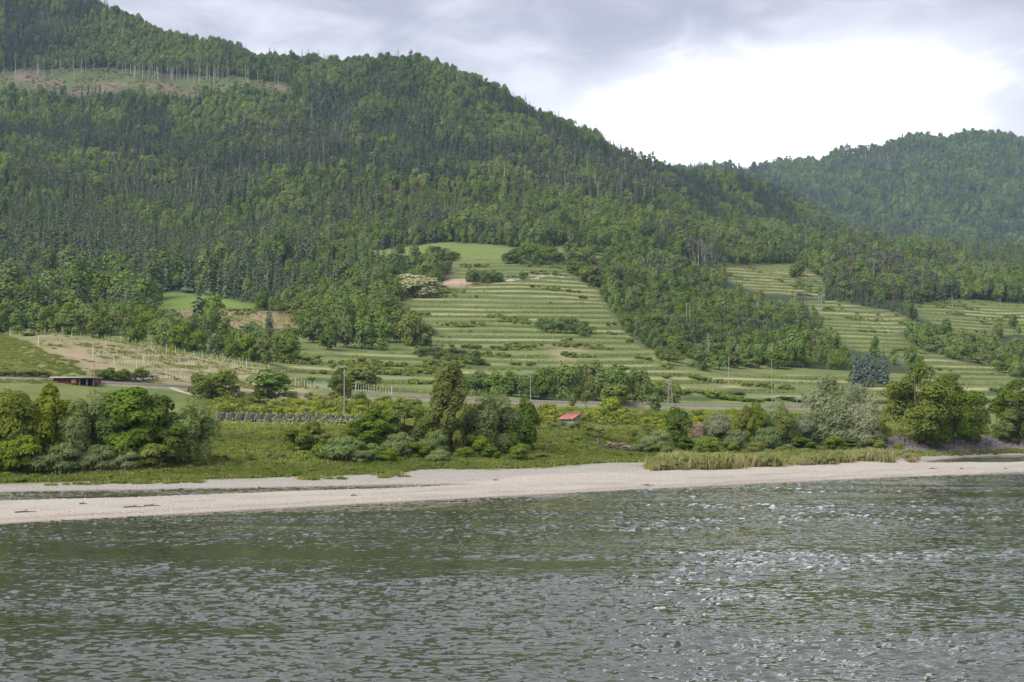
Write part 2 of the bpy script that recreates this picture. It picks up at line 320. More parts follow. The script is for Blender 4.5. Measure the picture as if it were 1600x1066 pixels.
leaf_mat('leaf_orchard', (0.16, 0.195, 0.04), (0.31, 0.33, 0.08), trans=0.3)
leaf_mat('leaf_fruit', (0.103, 0.144, 0.040), (0.218, 0.259, 0.086), trans=0.25)
leaf_mat('leaf_vine', (0.15, 0.185, 0.035), (0.27, 0.29, 0.075), trans=0.3)
leaf_mat('leaf_blossom', (0.230, 0.241, 0.103), (0.460, 0.448, 0.253), trans=0.2)
leaf_mat('blade_grass', (0.125, 0.16, 0.045), (0.245, 0.265, 0.085), trans=0.3)
leaf_mat('blade_dry', (0.196, 0.213, 0.069), (0.368, 0.345, 0.167), trans=0.25)
leaf_mat('leaf_reed', (0.15, 0.18, 0.06), (0.29, 0.31, 0.13), trans=0.25)
leaf_mat('blade_pink', (0.253, 0.196, 0.132), (0.391, 0.310, 0.218), trans=0.2)
flat_mat('bark', (0.13, 0.105, 0.08), 0.9, 0.5, 3)
flat_mat('bark_pale', (0.42, 0.39, 0.34), 0.9, 0.35, 1)
flat_mat('bark_pine', (0.20, 0.13, 0.095), 0.9, 0.4, 1)
flat_mat('pole_wood', (0.36, 0.33, 0.29), 0.85, 0.3, 4)
flat_mat('stake_white', (0.62, 0.60, 0.54), 0.7, 0.2, 4)
flat_mat('tube_cream', (0.72, 0.66, 0.45), 0.6, 0.15, 4)
flat_mat('insulator', (0.25, 0.2, 0.16), 0.3, 0.2, 4)
flat_mat('net_dark', (0.055, 0.056, 0.054), 0.7, 0.3, 3)
flat_mat('roof_red', (0.36, 0.145, 0.10), 0.85, 0.35, 2.5, col2=(0.24, 0.10, 0.075))
flat_mat('plank_grey', (0.27, 0.245, 0.23), 0.9, 0.4, 1.5, stretch=(6, 6, .6))
flat_mat('wall_red', (0.16, 0.045, 0.05), 0.85, 0.4, 2)
flat_mat('roof_pale', (0.42, 0.40, 0.37), 0.7, 0.2, 2)
flat_mat('board_yellow', (0.42, 0.33, 0.14), 0.8, 0.3, 2)
flat_mat('dark_gap', (0.025, 0.022, 0.022), 0.9, 0.3, 2)
flat_mat('concrete', (0.24, 0.22, 0.195), 0.9, 0.25, 2)
flat_mat('ballast', (0.20, 0.175, 0.155), 0.95, 0.3, 1.5)
flat_mat('rail_steel', (0.22, 0.18, 0.16), 0.5, 0.2, 2)
flat_mat('log_wood', (0.33, 0.24, 0.17), 0.9, 0.4, 3)
flat_mat('driftwood', (0.13, 0.11, 0.095), 0.9, 0.4, 3)
flat_mat('brush_wood', (0.19, 0.115, 0.085), 0.9, 0.4, 3)
flat_mat('rock', (0.19, 0.165, 0.158), 0.9, 0.5, 1.5, bump=0.3)
flat_mat('pebble', (0.45, 0.405, 0.35), 0.9, 0.4, 1.2)
flat_mat('pebble_dark', (0.25, 0.22, 0.20), 0.9, 0.4, 1.2)
flat_mat('rail_yellow', (0.62, 0.56, 0.30), 0.7, 0.2, 2)
flat_mat('car_white', (0.80, 0.80, 0.80), 0.3, 0.03, 2)
flat_mat('car_glass', (0.03, 0.035, 0.04), 0.1, 0.05, 2)
flat_mat('tyre', (0.02, 0.02, 0.02), 0.9, 0.1, 2)

def ground_mat():
    m, t, out = new_mat('ground')
    ca = N(t, 'ShaderNodeAttribute', attribute_name='Col'); ga = N(t, 'ShaderNodeAttribute', attribute_name='grit')
    g = N(t, 'ShaderNodeNewGeometry'); P = g.outputs['Position']
    n1 = noise(t, P, 0.35, 6, 0.6); n2 = noise(t, P, 3.5, 4, 0.6); n3 = noise(t, P, 0.05, 3, 0.5)
    k = math_node(t, 'ADD', 0.52, math_node(t, 'MULTIPLY', n1, 0.55)); k = math_node(t, 'ADD', k, math_node(t, 'MULTIPLY', n2, 0.38))
    k = math_node(t, 'ADD', k, math_node(t, 'MULTIPLY', math_node(t, 'SUBTRACT', n3, 0.5), 0.4))
    kg = math_node(t, 'ADD', 0.62, math_node(t, 'MULTIPLY', noise(t, P, 5.0, 4, 0.75), 0.5))
    kg = math_node(t, 'ADD', kg, math_node(t, 'MULTIPLY', noise(t, mapping(t, P, (0.22, 0.9, 1), (0, 0, 0.8)), 0.5, 4, 0.6), 0.14))
    kk = N(t, 'ShaderNodeMix'); kk.data_type = 'FLOAT'; t.links.new(ga.outputs['Fac'], kk.inputs[0]); t.links.new(k, kk.inputs[2]); t.links.new(kg, kk.inputs[3])
    vm = N(t, 'ShaderNodeVectorMath', operation='SCALE'); t.links.new(ca.outputs['Color'], vm.inputs[0]); t.links.new(kk.outputs[0], vm.inputs['Scale'])
    b = N(t, 'ShaderNodeBsdfPrincipled'); b.inputs['Roughness'].default_value = 0.95; b.inputs['Specular IOR Level'].default_value = 0.1
    t.links.new(vm.outputs[0], b.inputs['Base Color'])
    bp = N(t, 'ShaderNodeBump'); bp.inputs['Strength'].default_value = 0.5; bp.inputs['Distance'].default_value = 0.25
    t.links.new(n2, bp.inputs['Height']); t.links.new(bp.outputs[0], b.inputs['Normal'])
    t.links.new(b.outputs[0], out.inputs['Surface']); return m
ground_mat()
def water_mat():
    m, t, out = new_mat('water')
    g = N(t, 'ShaderNodeNewGeometry'); P = g.outputs['Position']
    def slopes(scale, stretch, rot, detail, rough, dist):
        n = t.nodes.new('ShaderNodeTexNoise'); n.inputs['Scale'].default_value = scale; n.inputs['Detail'].default_value = detail; n.inputs['Roughness'].default_value = rough; n.inputs['Distortion'].default_value = dist
        t.links.new(mapping(t, P, stretch, (0, 0, rot)), n.inputs['Vector']); v = N(t, 'ShaderNodeVectorMath', operation='SUBTRACT'); t.links.new(n.outputs['Color'], v.inputs[0]); v.inputs[1].default_value = (0.5, 0.5, 0.5); return v.outputs[0]
    def scaled(v, k):
        n = N(t, 'ShaderNodeVectorMath', operation='SCALE'); t.links.new(v, n.inputs[0])
        if isinstance(k, (int, float)): n.inputs['Scale'].default_value = k
        else: t.links.new(k, n.inputs['Scale'])
        return n.outputs[0]
    def add(a, b):
        n = N(t, 'ShaderNodeVectorMath', operation='ADD'); t.links.new(a, n.inputs[0]); t.links.new(b, n.inputs[1]); return n.outputs[0]
    big = slopes(0.22, (0.45, 1.2, 1), 0.25, 2, 0.5, 0.6); mid = slopes(1.35, (0.5, 1.15, 1), 0.12, 3, 0.6, 0.5); small = slopes(4.6, (0.6, 1.2, 1), -0.2, 2, 0.5, 0.3)
    patch = maprange(t, noise(t, mapping(t, P, (0.35, 1.3, 1), (0, 0, 0.3)), 0.10, 5, 0.6, 0.9), 0.34, 0.66, 0.35, 1.45)   # calm and ruffled patches
    v = add(scaled(big, WAVE[0]), add(scaled(mid, WAVE[1]), scaled(small, WAVE[2]))); v = scaled(v, patch)
    fl = N(t, 'ShaderNodeVectorMath', operation='MULTIPLY'); t.links.new(v, fl.inputs[0]); fl.inputs[1].default_value = (0.6, 1.0, 0.0)
    ad = N(t, 'ShaderNodeVectorMath', operation='ADD'); t.links.new(fl.outputs[0], ad.inputs[0]); t.links.new(g.outputs['Normal'], ad.inputs[1])
    nm = N(t, 'ShaderNodeVectorMath', operation='NORMALIZE'); t.links.new(ad.outputs[0], nm.inputs[0])
    b = N(t, 'ShaderNodeBsdfPrincipled'); b.inputs['Base Color'].default_value = (0.042, 0.044, 0.026, 1)
    b.inputs['Roughness'].default_value = 0.04; b.inputs['IOR'].default_value = 1.5
    t.links.new(nm.outputs[0], b.inputs['Normal']); t.links.new(b.outputs[0], out.inputs['Surface']); return m
WAVE = (0.0, 0.30, 0.8)
water_mat()

# ------------------------------------------------------------------ mesh helpers
class MB:
    """collects triangles/quads as numpy arrays and links them as one mesh object"""
    def __init__(s): s.v = []; s.f4 = []; s.f3 = []; s.m4 = []; s.m3 = []; s.t4 = []; s.t3 = []; s.n = 0
    def quads(s, V, F, mat=0, tint=0.5):
        V = np.asarray(V, float).reshape(-1, 3); F = np.asarray(F, int).reshape(-1, 4)
        s.v.append(V); s.f4.append(F + s.n); s.m4.append(np.full(len(F), mat)); s.t4.append(np.broadcast_to(np.asarray(tint, float), (len(F),))); s.n += len(V)
    def tris(s, V, F, mat=0, tint=0.5):
        V = np.asarray(V, float).reshape(-1, 3); F = np.asarray(F, int).reshape(-1, 3)
        s.v.append(V); s.f3.append(F + s.n); s.m3.append(np.full(len(F), mat)); s.t3.append(np.broadcast_to(np.asarray(tint, float), (len(F),))); s.n += len(V)
    def cards(s, c, nrm, tan, L, W, mat=0, tint=0.5):
        c = np.asarray(c, float); n = nrm/np.linalg.norm(nrm, axis=1, keepdims=True).clip(1e-6)
        t = tan - n*(tan*n).sum(1, keepdims=True); t /= np.linalg.norm(t, axis=1, keepdims=True).clip(1e-6); b = np.cross(n, t)
        L = np.broadcast_to(L, (len(c),))[:, None]; W = np.broadcast_to(W, (len(c),))[:, None]
        V = np.stack([c - t*L, c + b*W + t*L*0.1, c + t*L, c - b*W + t*L*0.1], 1).reshape(-1, 3)
        s.quads(V, np.arange(len(V)).reshape(-1, 4), mat, tint)
    def tube(s, pts, rad, n=6, mat=0, cap=True):
        pts = np.asarray(pts, float); k = len(pts); rad = np.broadcast_to(rad, (k,)); ang = np.arange(n)*2*math.pi/n; rings = []
        for i in range(k):
            d = pts[min(i+1, k-1)] - pts[max(i-1, 0)]; d = d/max(np.linalg.norm(d), 1e-9)
            a = np.array([1., 0, 0]) if abs(d[0]) < 0.8 else np.array([0, 1., 0]); e1 = np.cross(d, a); e1 /= np.linalg.norm(e1); e2 = np.cross(d, e1)
            rings.append(pts[i] + rad[i]*(np.cos(ang)[:, None]*e1 + np.sin(ang)[:, None]*e2))
        V = np.concatenate(rings); Fq = [[i*n + j, i*n + (j+1) % n, (i+1)*n + (j+1) % n, (i+1)*n + j] for i in range(k-1) for j in range(n)]
        s.quads(V, Fq, mat)
        if cap: s.tris(np.concatenate([V[-n:], pts[-1:]]), [[j, (j+1) % n, n] for j in range(n)], mat); s.tris(np.concatenate([V[:n], pts[:1]]), [[(j+1) % n, j, n] for j in range(n)], mat)
    def box(s, x0, y0, z0, x1, y1, z1, mat=0, M=None):
        V = np.array([[x0, y0, z0], [x1, y0, z0], [x1, y1, z0], [x0, y1, z0], [x0, y0, z1], [x1, y0, z1], [x1, y1, z1], [x0, y1, z1]], float)
        if M is not None: V = np.array([M @ Vector(p) for p in V])
        s.quads(V, [[3, 2, 1, 0], [4, 5, 6, 7], [0, 1, 5, 4], [1, 2, 6, 5], [2, 3, 7, 6], [3, 0, 4, 7]], mat)
    def hexa(s, V, mat=0):
        s.quads(V, [[3, 2, 1, 0], [4, 5, 6, 7], [0, 1, 5, 4], [1, 2, 6, 5], [2, 3, 7, 6], [3, 0, 4, 7]], mat)
    def mesh(s, name, mats, smooth=False):
        me = bpy.data.meshes.new(name); V = np.concatenate(s.v); me.vertices.add(len(V)); me.vertices.foreach_set('co', V.astype(np.float32).ravel())
        f4 = np.concatenate(s.f4) if s.f4 else np.zeros((0, 4), int); f3 = np.concatenate(s.f3) if s.f3 else np.zeros((0, 3), int)
        li = np.concatenate([f4.ravel(), f3.ravel()]); me.loops.add(len(li)); me.loops.foreach_set('vertex_index', li.astype(np.int32))
        np_ = len(f4) + len(f3); me.polygons.add(np_)
        st = np.concatenate([np.arange(len(f4))*4, len(f4)*4 + np.arange(len(f3))*3]); me.polygons.foreach_set('loop_start', st.astype(np.int32))
        mi = np.concatenate((s.m4 if s.m4 else []) + (s.m3 if s.m3 else [])); me.polygons.foreach_set('material_index', mi.astype(np.int32))
        if smooth: me.polygons.foreach_set('use_smooth', np.ones(np_, bool))
        at_ = me.attributes.new('tint', 'FLOAT', 'FACE'); at_.data.foreach_set('value', np.concatenate(s.t4 + s.t3).astype(np.float32))
        for m in mats: me.materials.append(MATS[m])
        me.update(calc_edges=True); return me
    def obj(s, name, mats, parent=None, smooth=False, loc=None):
        o = bpy.data.objects.new(name, s.mesh(name, mats if isinstance(mats, (list, tuple)) else [mats], smooth)); C.objects.link(o)
        if parent: o.parent = parent
        if loc is not None: o.location = loc
        return o
def tag(o, label, cat, group=None):
    o['label'] = label; o['category'] = cat
    if group: o['group'] = group
    return o
def empty(name, loc, rz=0.0):
    o = bpy.data.objects.new(name, None); C.objects.link(o); o.location = loc; o.rotation_euler = (0, 0, rz); o.empty_display_size = 0.5; return o
def link_mesh(name, me, parent=None, loc=None, rz=0.0, scale=None):
    o = bpy.data.objects.new(name, me); C.objects.link(o)
    if parent: o.parent = parent
    if loc is not None: o.location = loc
    if rz: o.rotation_euler = (0, 0, rz)
    if scale is not None: o.scale = scale
    return o
def unit(n, r=None):
    v = (r or rng).normal(size=(n, 3)); return v/np.linalg.norm(v, axis=1, keepdims=True)

# ------------------------------------------------------------------ ground sheets
GRAVEL = np.array((0.385, 0.345, 0.295)); GRAVEL_WET = np.array((0.20, 0.17, 0.145)); GRASS = np.array((0.11, 0.148, 0.042)); GRASSY = np.array((0.18, 0.19, 0.062))
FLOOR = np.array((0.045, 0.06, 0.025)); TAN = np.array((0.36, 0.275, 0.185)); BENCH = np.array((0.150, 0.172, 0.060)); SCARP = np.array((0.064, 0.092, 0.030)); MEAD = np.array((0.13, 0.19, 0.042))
def blur(G, n=3):
    G = G.astype(float)
    for ax in (0, 1): G = sum(np.roll(G, q, ax) for q in range(-n, n + 1))/(2*n + 1)
    return G
def gbil(G, X, Y):
    fu = np.interp(X/Y, UU, np.arange(NU)); fv = np.clip((np.log(Y) - LV[0])/(LV[1] - LV[0]), 0, NV-1.001); i = np.clip(fu.astype(int), 0, NU-2); j = fv.astype(int); a = fu - i; b = fv - j
    return (G[i, j]*(1-a) + G[i+1, j]*a)*(1-b) + (G[i, j+1]*(1-a) + G[i+1, j+1]*a)*b
SMOOTH = {k: blur(MASK[k], 2) for k in MASK}; SMTERR = blur(TERR, 2)
def ground_colour(X, Y, Z, rowf):
    n = len(X); col = np.tile(GRASS, (n, 1)); grit = np.zeros(n)
    def put(mask, c):
        mm = np.asarray(mask, float)[:, None]
        nonlocal col; col = col*(1 - mm) + np.asarray(c)*mm
    n1 = fbm(X/9, Y/9, 4, 21); n2 = fbm(X/40, Y/40, 3, 22); n0 = fbm(X/2.5, Y/2.5, 3, 23)
    put(sst(0.45, 0.6, n1), GRASSY*0.85)
    # gravel up to the edge of the grass
    gv = 1 - sst(-0.25, 0.25, rowf - 7.75 + (n1 - 0.5)*1.6 + (n0 - 0.5)*0.7); put(gv, GRAVEL); grit = gv.copy()
    put(gv*sst(6.0, 6.5, rowf)*0.55, (0.255, 0.24, 0.225))
    put(gv*(1 - sst(0.02, 0.10, Z)), GRAVEL_WET)
    band = np.exp(-((rowf - 2.62 - (n1 - .5)*0.4)/0.12)**2); put(gv*band*0.7, (0.24, 0.17, 0.13)); put(gv*np.exp(-((rowf - 3.45 - (n2 - .5)*0.5)/0.10)**2)*0.45*sst(.4, .6, n0), (0.20, 0.165, 0.13)); put(gv*sst(.5, .62, fbm(X/7, Y/3, 4, 24))*0.35, (0.27, 0.245, 0.22))
    put((rowf > 8.4) & (rowf < 9.7) & (n2 > 0.5), GRASSY*1.0)
    # riprap ground at the right
    px, py = proj(X, Y, Z)
    put(((rowf > 8.5) & (rowf < 10.05) & (px > 1350 + (n1-.5)*60)), (0.17, 0.152, 0.142))
    # embankment
    put((rowf > 12) & (rowf < 13), (0.20, 0.185, 0.11)); put((rowf > 13) & (rowf <= 14.1), (0.20, 0.18, 0.14))
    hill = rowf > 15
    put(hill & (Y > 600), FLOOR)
    put((rowf > 15) & (Y <= 600), (0.115, 0.145, 0.046)); put(((rowf > 15) & (Y <= 600))*sst(.45, .6, n1)*0.7, (0.17, 0.18, 0.065))
    SM = lambda k: gbil(SMOOTH[k], X, Y)
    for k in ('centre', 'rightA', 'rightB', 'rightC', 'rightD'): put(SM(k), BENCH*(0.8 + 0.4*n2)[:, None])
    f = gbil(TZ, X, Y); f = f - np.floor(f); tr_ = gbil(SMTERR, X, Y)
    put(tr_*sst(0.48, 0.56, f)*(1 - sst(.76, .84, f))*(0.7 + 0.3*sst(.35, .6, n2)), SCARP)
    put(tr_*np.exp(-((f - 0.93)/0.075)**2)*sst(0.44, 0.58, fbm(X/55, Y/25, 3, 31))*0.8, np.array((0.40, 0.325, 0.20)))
    put(SM('centre')*(1 - sst(400, 412, py)), (0.14, 0.175, 0.05)); put(SM('meadow'), MEAD)
    put(SM('brownvine'), (0.255, 0.19, 0.125))
    put(SM('bare'), (0.40, 0.29, 0.21)); put(SM('bare2')*0.6*sst(.35, .6, n1), (0.34, 0.27, 0.16))
    kn_ = SM('knoll'); put(kn_, np.array((0.285, 0.225, 0.145))*(0.75 + 0.5*n2)[:, None])
    put(kn_*sst(0.35, 0.75, 0.5 + 0.5*np.sin(py*2*math.pi/11 + n2*2))*0.85*sst(.3, .55, n1 + .08), (0.15, 0.175, 0.06))
    put(SM('knollgrass'), (0.165, 0.18, 0.07)); put(SM('knollgrass')*sst(.48, .62, n2), (0.105, 0.155, 0.038))
    cc = SM('clearcut'); put(cc, (0.085, 0.105, 0.045)); put(cc*sst(.53, .62, fbm(X/30, Y/12, 3, 33)), (0.15, 0.115, 0.085))
    return col, grit
NCOL = len(UPX)
def sheet(name, r0, r1, sub, usel=slice(None)):
    parts = []; rf = []
    for r in range(r0, r1):
        k = sub(r) if callable(sub) else sub
        for q in range(k): parts.append(RY[r] + (RY[r+1] - RY[r])*q/k); rf.append(r + q/k)
    parts.append(RY[r1]); rf.append(float(r1))
    Yr = np.array(parts)[:, usel]; rfv = np.repeat(np.array(rf), Yr.shape[1]); nr, nc = Yr.shape
    Xr = Yr*UU[usel][None, :]; X = Xr.ravel(); Y = Yr.ravel(); Z = gz(X, Y)
    idx = np.arange(nr*nc).reshape(nr, nc); Fq = np.stack([idx[:-1, :-1], idx[:-1, 1:], idx[1:, 1:], idx[1:, :-1]], -1).reshape(-1, 4)
    mb = MB(); mb.quads(np.stack([X, Y, Z], 1), Fq); o = mb.obj(name, 'ground', smooth=True)
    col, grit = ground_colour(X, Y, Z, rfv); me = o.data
    a = me.attributes.new('Col', 'FLOAT_COLOR', 'POINT'); a.data.foreach_set('color', np.concatenate([col, np.ones((len(col), 1))], 1).astype(np.float32).ravel())
    a = me.attributes.new('grit', 'FLOAT', 'POINT'); a.data.foreach_set('value', grit.astype(np.float32))
    o['kind'] = 'structure'; return o
sheet('gravel_bar', 0, 8, lambda r: [2, 2, 4, 10, 6, 5, 5, 6][r])
sheet('river_bank', 8, 11, lambda r: 10)
sheet('railway_embankment_ground', 11, 15, lambda r: [0]*0 or (3 if r > 11 else 10)).name = 'meadow'
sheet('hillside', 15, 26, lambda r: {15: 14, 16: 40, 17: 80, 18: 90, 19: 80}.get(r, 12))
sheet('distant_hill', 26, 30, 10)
# river
WAMP = 0.0052
WU = np.linspace(-0.47, 0.47, 540); WD = np.exp(np.arange(math.log(27), math.log(275), 0.0032)); WY = np.repeat(WD[:, None], len(WU), 1); WX = WY*WU[None, :]; rw = np.random.default_rng(31)
env = 0.18 + 1.5*sst(.36, .64, fbm(WX/15, WY/6, 5, 71)); env2 = env*(0.4 + 1.2*fbm(WX/2.2, WY/1.2, 3, 72)); WZ = np.zeros_like(WX)
for k in range(44):
    lam = 0.17*(6.0)**rw.random(); th = math.pi/2 + rw.normal()*0.45 + 0.1; kx, ky = math.cos(th)*6.283/lam, math.sin(th)*6.283/lam
    WZ += WAMP*lam*np.sin(kx*WX + ky*WY + rw.random()*6.283 + 2.5*fbm(WX/(3*lam), WY/(3*lam), 2, 80 + k))*(env if k % 2 else env2)
fade = sst(0, .02, 0.47 - np.abs(WU))[None, :]*sst(27, 29, WY)*(1 - sst(262, 272, WY)); WZ = WZ*fade
nw, nc_ = WX.shape; idw = np.arange(nw*nc_).reshape(nw, nc_); mb = MB()
mb.quads(np.stack([WX.ravel(), WY.ravel(), WZ.ravel()], 1), np.stack([idw[:-1, :-1], idw[:-1, 1:], idw[1:, 1:], idw[1:, :-1]], -1).reshape(-1, 4))
a0, a1, d0, d1 = WU[0], WU[-1], WD[0], WD[-1]
mb.quads([(-900, -300, 0), (900, -300, 0), (a1*d0, d0, 0), (a0*d0, d0, 0), (900, 560, 0), (a1*d1, d1, 0), (-900, 560, 0), (a0*d1, d1, 0)], [[0, 1, 2, 3], [1, 4, 5, 2], [4, 6, 7, 5], [6, 0, 3, 7]])
rv = mb.obj('river', 'water', smooth=True); rv['kind'] = 'structure'

# ------------------------------------------------------------------ tree shapes
def crown(mb, r, H, base, W, lobes, per, leaf, mat=0, asp=0.55, flat=0.75, lean=(0, 0), top=1.0, sweep=None, lobe_r=0.34, inner=0.25, taper=0.0):
    """leafy crown from H*base to H: lobes spread through an ellipsoid, leaf cards over each lobe"""
    c0 = np.array([lean[0]*H, lean[1]*H, H*(base + 1)/2]); ext = np.array([W/2, W/2, H*(1 - base)/2])
    d = unit(lobes, r); k = 0.45 + 0.5*r.random(lobes)[:, None]**0.6
    cen = d*k*(1 - lobe_r*0.9); cen[:, 2] = np.clip(cen[:, 2]*np.where(cen[:, 2] < 0, 1.25, 1.0), -0.86, 0.95)
    if base < 0.12: cen[:, :2] *= np.where(cen[:, 2:3] < 0, np.minimum(1/np.sqrt(1 - np.clip(cen[:, 2:3], -.8, 0)**2), 1.45), 1.0)
    if taper: cen[:, :2] *= (1 - taper*(cen[:, 2:3]*0.5 + 0.5))
    for i in range(lobes):
        rr = lobe_r*(0.7 + 0.6*r.random()); n = max(6, int(per*(0.7 + 0.6*r.random())))
        v = unit(n, r); v[:, 2] = np.where(v[:, 2] < -0.35, -v[:, 2], v[:, 2])
        rad = np.where(r.random(n) < inner, r.random(n)**0.5, 0.88 + 0.22*r.random(n))[:, None]*rr
        p = c0 + (cen[i] + v*rad*np.array([1, 1, flat + .2]))*ext
        nr = v*1.0 + 0.35*cen[i] + r.normal(size=(n, 3))*0.30 + np.array([0, 0, 0.25])
        tn = unit(n, r) if sweep is None else r.normal(size=(n, 3))*0.45 + np.array(sweep) + v*0.5
        L = leaf*(0.6 + 0.8*r.random(n)); tt = np.clip(0.15 + 0.55*r.random() + 0.3*r.random(n) + 0.0*v[:, 2], 0, 1)
        mb.cards(p, nr, tn, L, L*asp, mat, tt)
def trunk_pts(H, lean, r, k=5, wob=0.02):
    z = np.linspace(-0.03, 1, k); return np.stack([lean[0]*H*z + r.normal(size=k)*wob*H*z, lean[1]*H*z + r.normal(size=k)*wob*H*z, z*H], 1)
def limbs(mb, r, H, base, W, n, rad, mat, lean=(0, 0)):
    for i in range(n):
        a = i*2.4 + r.random(); z0 = H*(base*0.6 + 0.35*r.random()); q = 0.25 + 0.2*r.random()
        e = np.array([math.cos(a)*W*q + lean[0]*H, math.sin(a)*W*q + lean[1]*H, min(H*0.9, z0 + H*(0.2 + 0.25*r.random()))]); s0 = np.array([lean[0]*z0, lean[1]*z0, z0])
        mb.tube([s0, (s0 + e)/2 + np.array([0, 0, -0.03*H]), e], [rad*0.55, rad*0.38, rad*0.12], 5, mat, False)
def far_broad(seed, H, W, per=92, lobes=18):
    r = np.random.default_rng(seed); mb = MB(); crown(mb, r, H, -0.08, W, lobes, per, 0.52, 0, 0.68, inner=0.08, lobe_r=0.38)
    mb.tube(trunk_pts(H*0.6, (0, 0), r), np.linspace(0.25, 0.1, 5), 5, 1, False); return mb
def far_spruce(seed, H, W, tiers=17, nb=8, gap=0.1):
    r = np.random.default_rng(seed); mb = MB(); P = []; Nn = []; T = []; L = []; nb = int(nb*1.5)
    for i in range(tiers):
        f = i/(tiers - 1); z = H*(gap + (0.98 - gap)*f); R = (W/2)*(1 - f)**0.85*(0.8 + 0.35*r.random()) + 0.12
        for j in range(max(4, int(nb*(1 - 0.45*f)))):
            a = r.random()*2*math.pi; l = R*(0.75 + 0.4*r.random()); dz = -0.32*l
            P.append((math.cos(a)*l*0.55, math.sin(a)*l*0.55, z + dz*0.5)); T.append((math.cos(a), math.sin(a), -0.45 + 0.25*r.random()))
            Nn.append((math.cos(a)*0.6 + r.normal()*.3, math.sin(a)*0.6 + r.normal()*.3, 0.9)); L.append(l*0.62)
    L = np.array(L); mb.cards(P, np.array(Nn), np.array(T), L, np.maximum(L*0.42, 0.34), 0, 0.2 + 0.6*r.random(len(P)))
    mb.tube([(0, 0, -0.5), (0, 0, H*0.5), (0, 0, H*0.99)], [0.2, 0.09, 0.03], 4, 1, False); return mb
def far_pine(seed, H, W, bare=0.55):
    r = np.random.default_rng(seed); mb = MB(); crown(mb, r, H, bare, W, 9, 30, 0.55, 0, 0.5, 0.6, inner=0.35, taper=0.35)
    mb.tube(trunk_pts(H*0.93, (0, 0), r, wob=0.008), np.linspace(0.24, 0.1, 5), 5, 1, False)
    for i in range(5):
        a = r.random()*6.28; z = H*(bare*0.6 + 0.3*r.random()); mb.tube([(0, 0, z), (math.cos(a)*W*.35, math.sin(a)*W*.35, z + 0.6)], [0.07, 0.02], 4, 1, False)
    return mb
def far_snag(seed, H):
    r = np.random.default_rng(seed); mb = MB(); mb.tube(trunk_pts(H, (0.03, 0), r, wob=0.006), np.linspace(0.26, 0.06, 5), 5, 1, False)
    for i in range(9):
        a = r.random()*6.28; z = H*(0.35 + 0.6*r.random()); mb.tube([(0, 0, z), (math.cos(a)*1.4, math.sin(a)*1.4, z + 0.5)], [0.06, 0.02], 4, 1, False)
    crown(mb, r, H, 0.55, 2.6, 5, 9, 0.4, 0, 0.5, inner=0.4); return mb
PROTO = []            # (mesh, height) in a fixed order, for the forests and the single trees
def add_proto(mb, name, mats, H): PROTO.append((mb.mesh(name, mats), H)); return len(PROTO) - 1
K = {}
K['broad'] = [add_proto(far_broad(100 + i, h, w_), 'broadleaf_tree', ['leaf_broad', 'bark'], h) for i, (h, w_) in enumerate([(15, 10), (17, 9), (13, 9.5), (18, 11), (14, 8), (16, 10)])]
K['spruce'] = [add_proto(far_spruce(200 + i, h, w_), 'spruce_tree', ['leaf_spruce', 'bark'], h) for i, (h, w_) in enumerate([(19, 5.0), (21, 5.4), (17, 4.6), (20, 4.6)])]
K['pine'] = [add_proto(far_pine(300 + i, h, w_), 'pine_tree', ['leaf_pine', 'bark_pine'], h) for i, (h, w_) in enumerate([(19, 6.0), (21, 5.6), (18, 6.6)])]
K['dead'] = [add_proto(far_spruce(340 + i, 20, 4.6, 13, 5, 0.25), 'dry_spruce', ['leaf_dead', 'bark_pale'], 20) for i in range(2)]
K['young'] = [add_proto(far_spruce(360 + i, h, w_, 14, 8, 0.03), 'young_conifer', ['leaf_young', 'bark'], h) for i, (h, w_) in enumerate([(11, 4.0), (13, 4.2), (12, 4.6)])]
K['bare'] = [add_proto(far_pine(380 + i, h, 6.5, 0.55), 'tall_beech', ['leaf_broad', 'bark_pale'], h) for i, h in enumerate([24, 26, 22])]
K['snag'] = [add_proto(far_snag(395 + i, 19), 'bare_trunk', ['leaf_broad', 'bark_pale'], 19) for i in range(2)]
K['blue'] = [add_proto(far_spruce(400 + i, h, 5.4, 18, 10, 0.02), 'blue_spruce', ['leaf_bluespruce', 'bark'], h) for i, h in enumerate([15, 17, 13])]
K['light'] = [add_proto(far_broad(420 + i, h, w_, 90, 16), 'light_broadleaf_tree', ['leaf_green', 'bark'], h) for i, (h, w_) in enumerate([(12, 9), (17, 12), (14, 9)])]
K['blossom'] = [add_proto(far_broad(440, 11, 11, 90, 16), 'blossoming_tree', ['leaf_blossom', 'bark'], 11)]

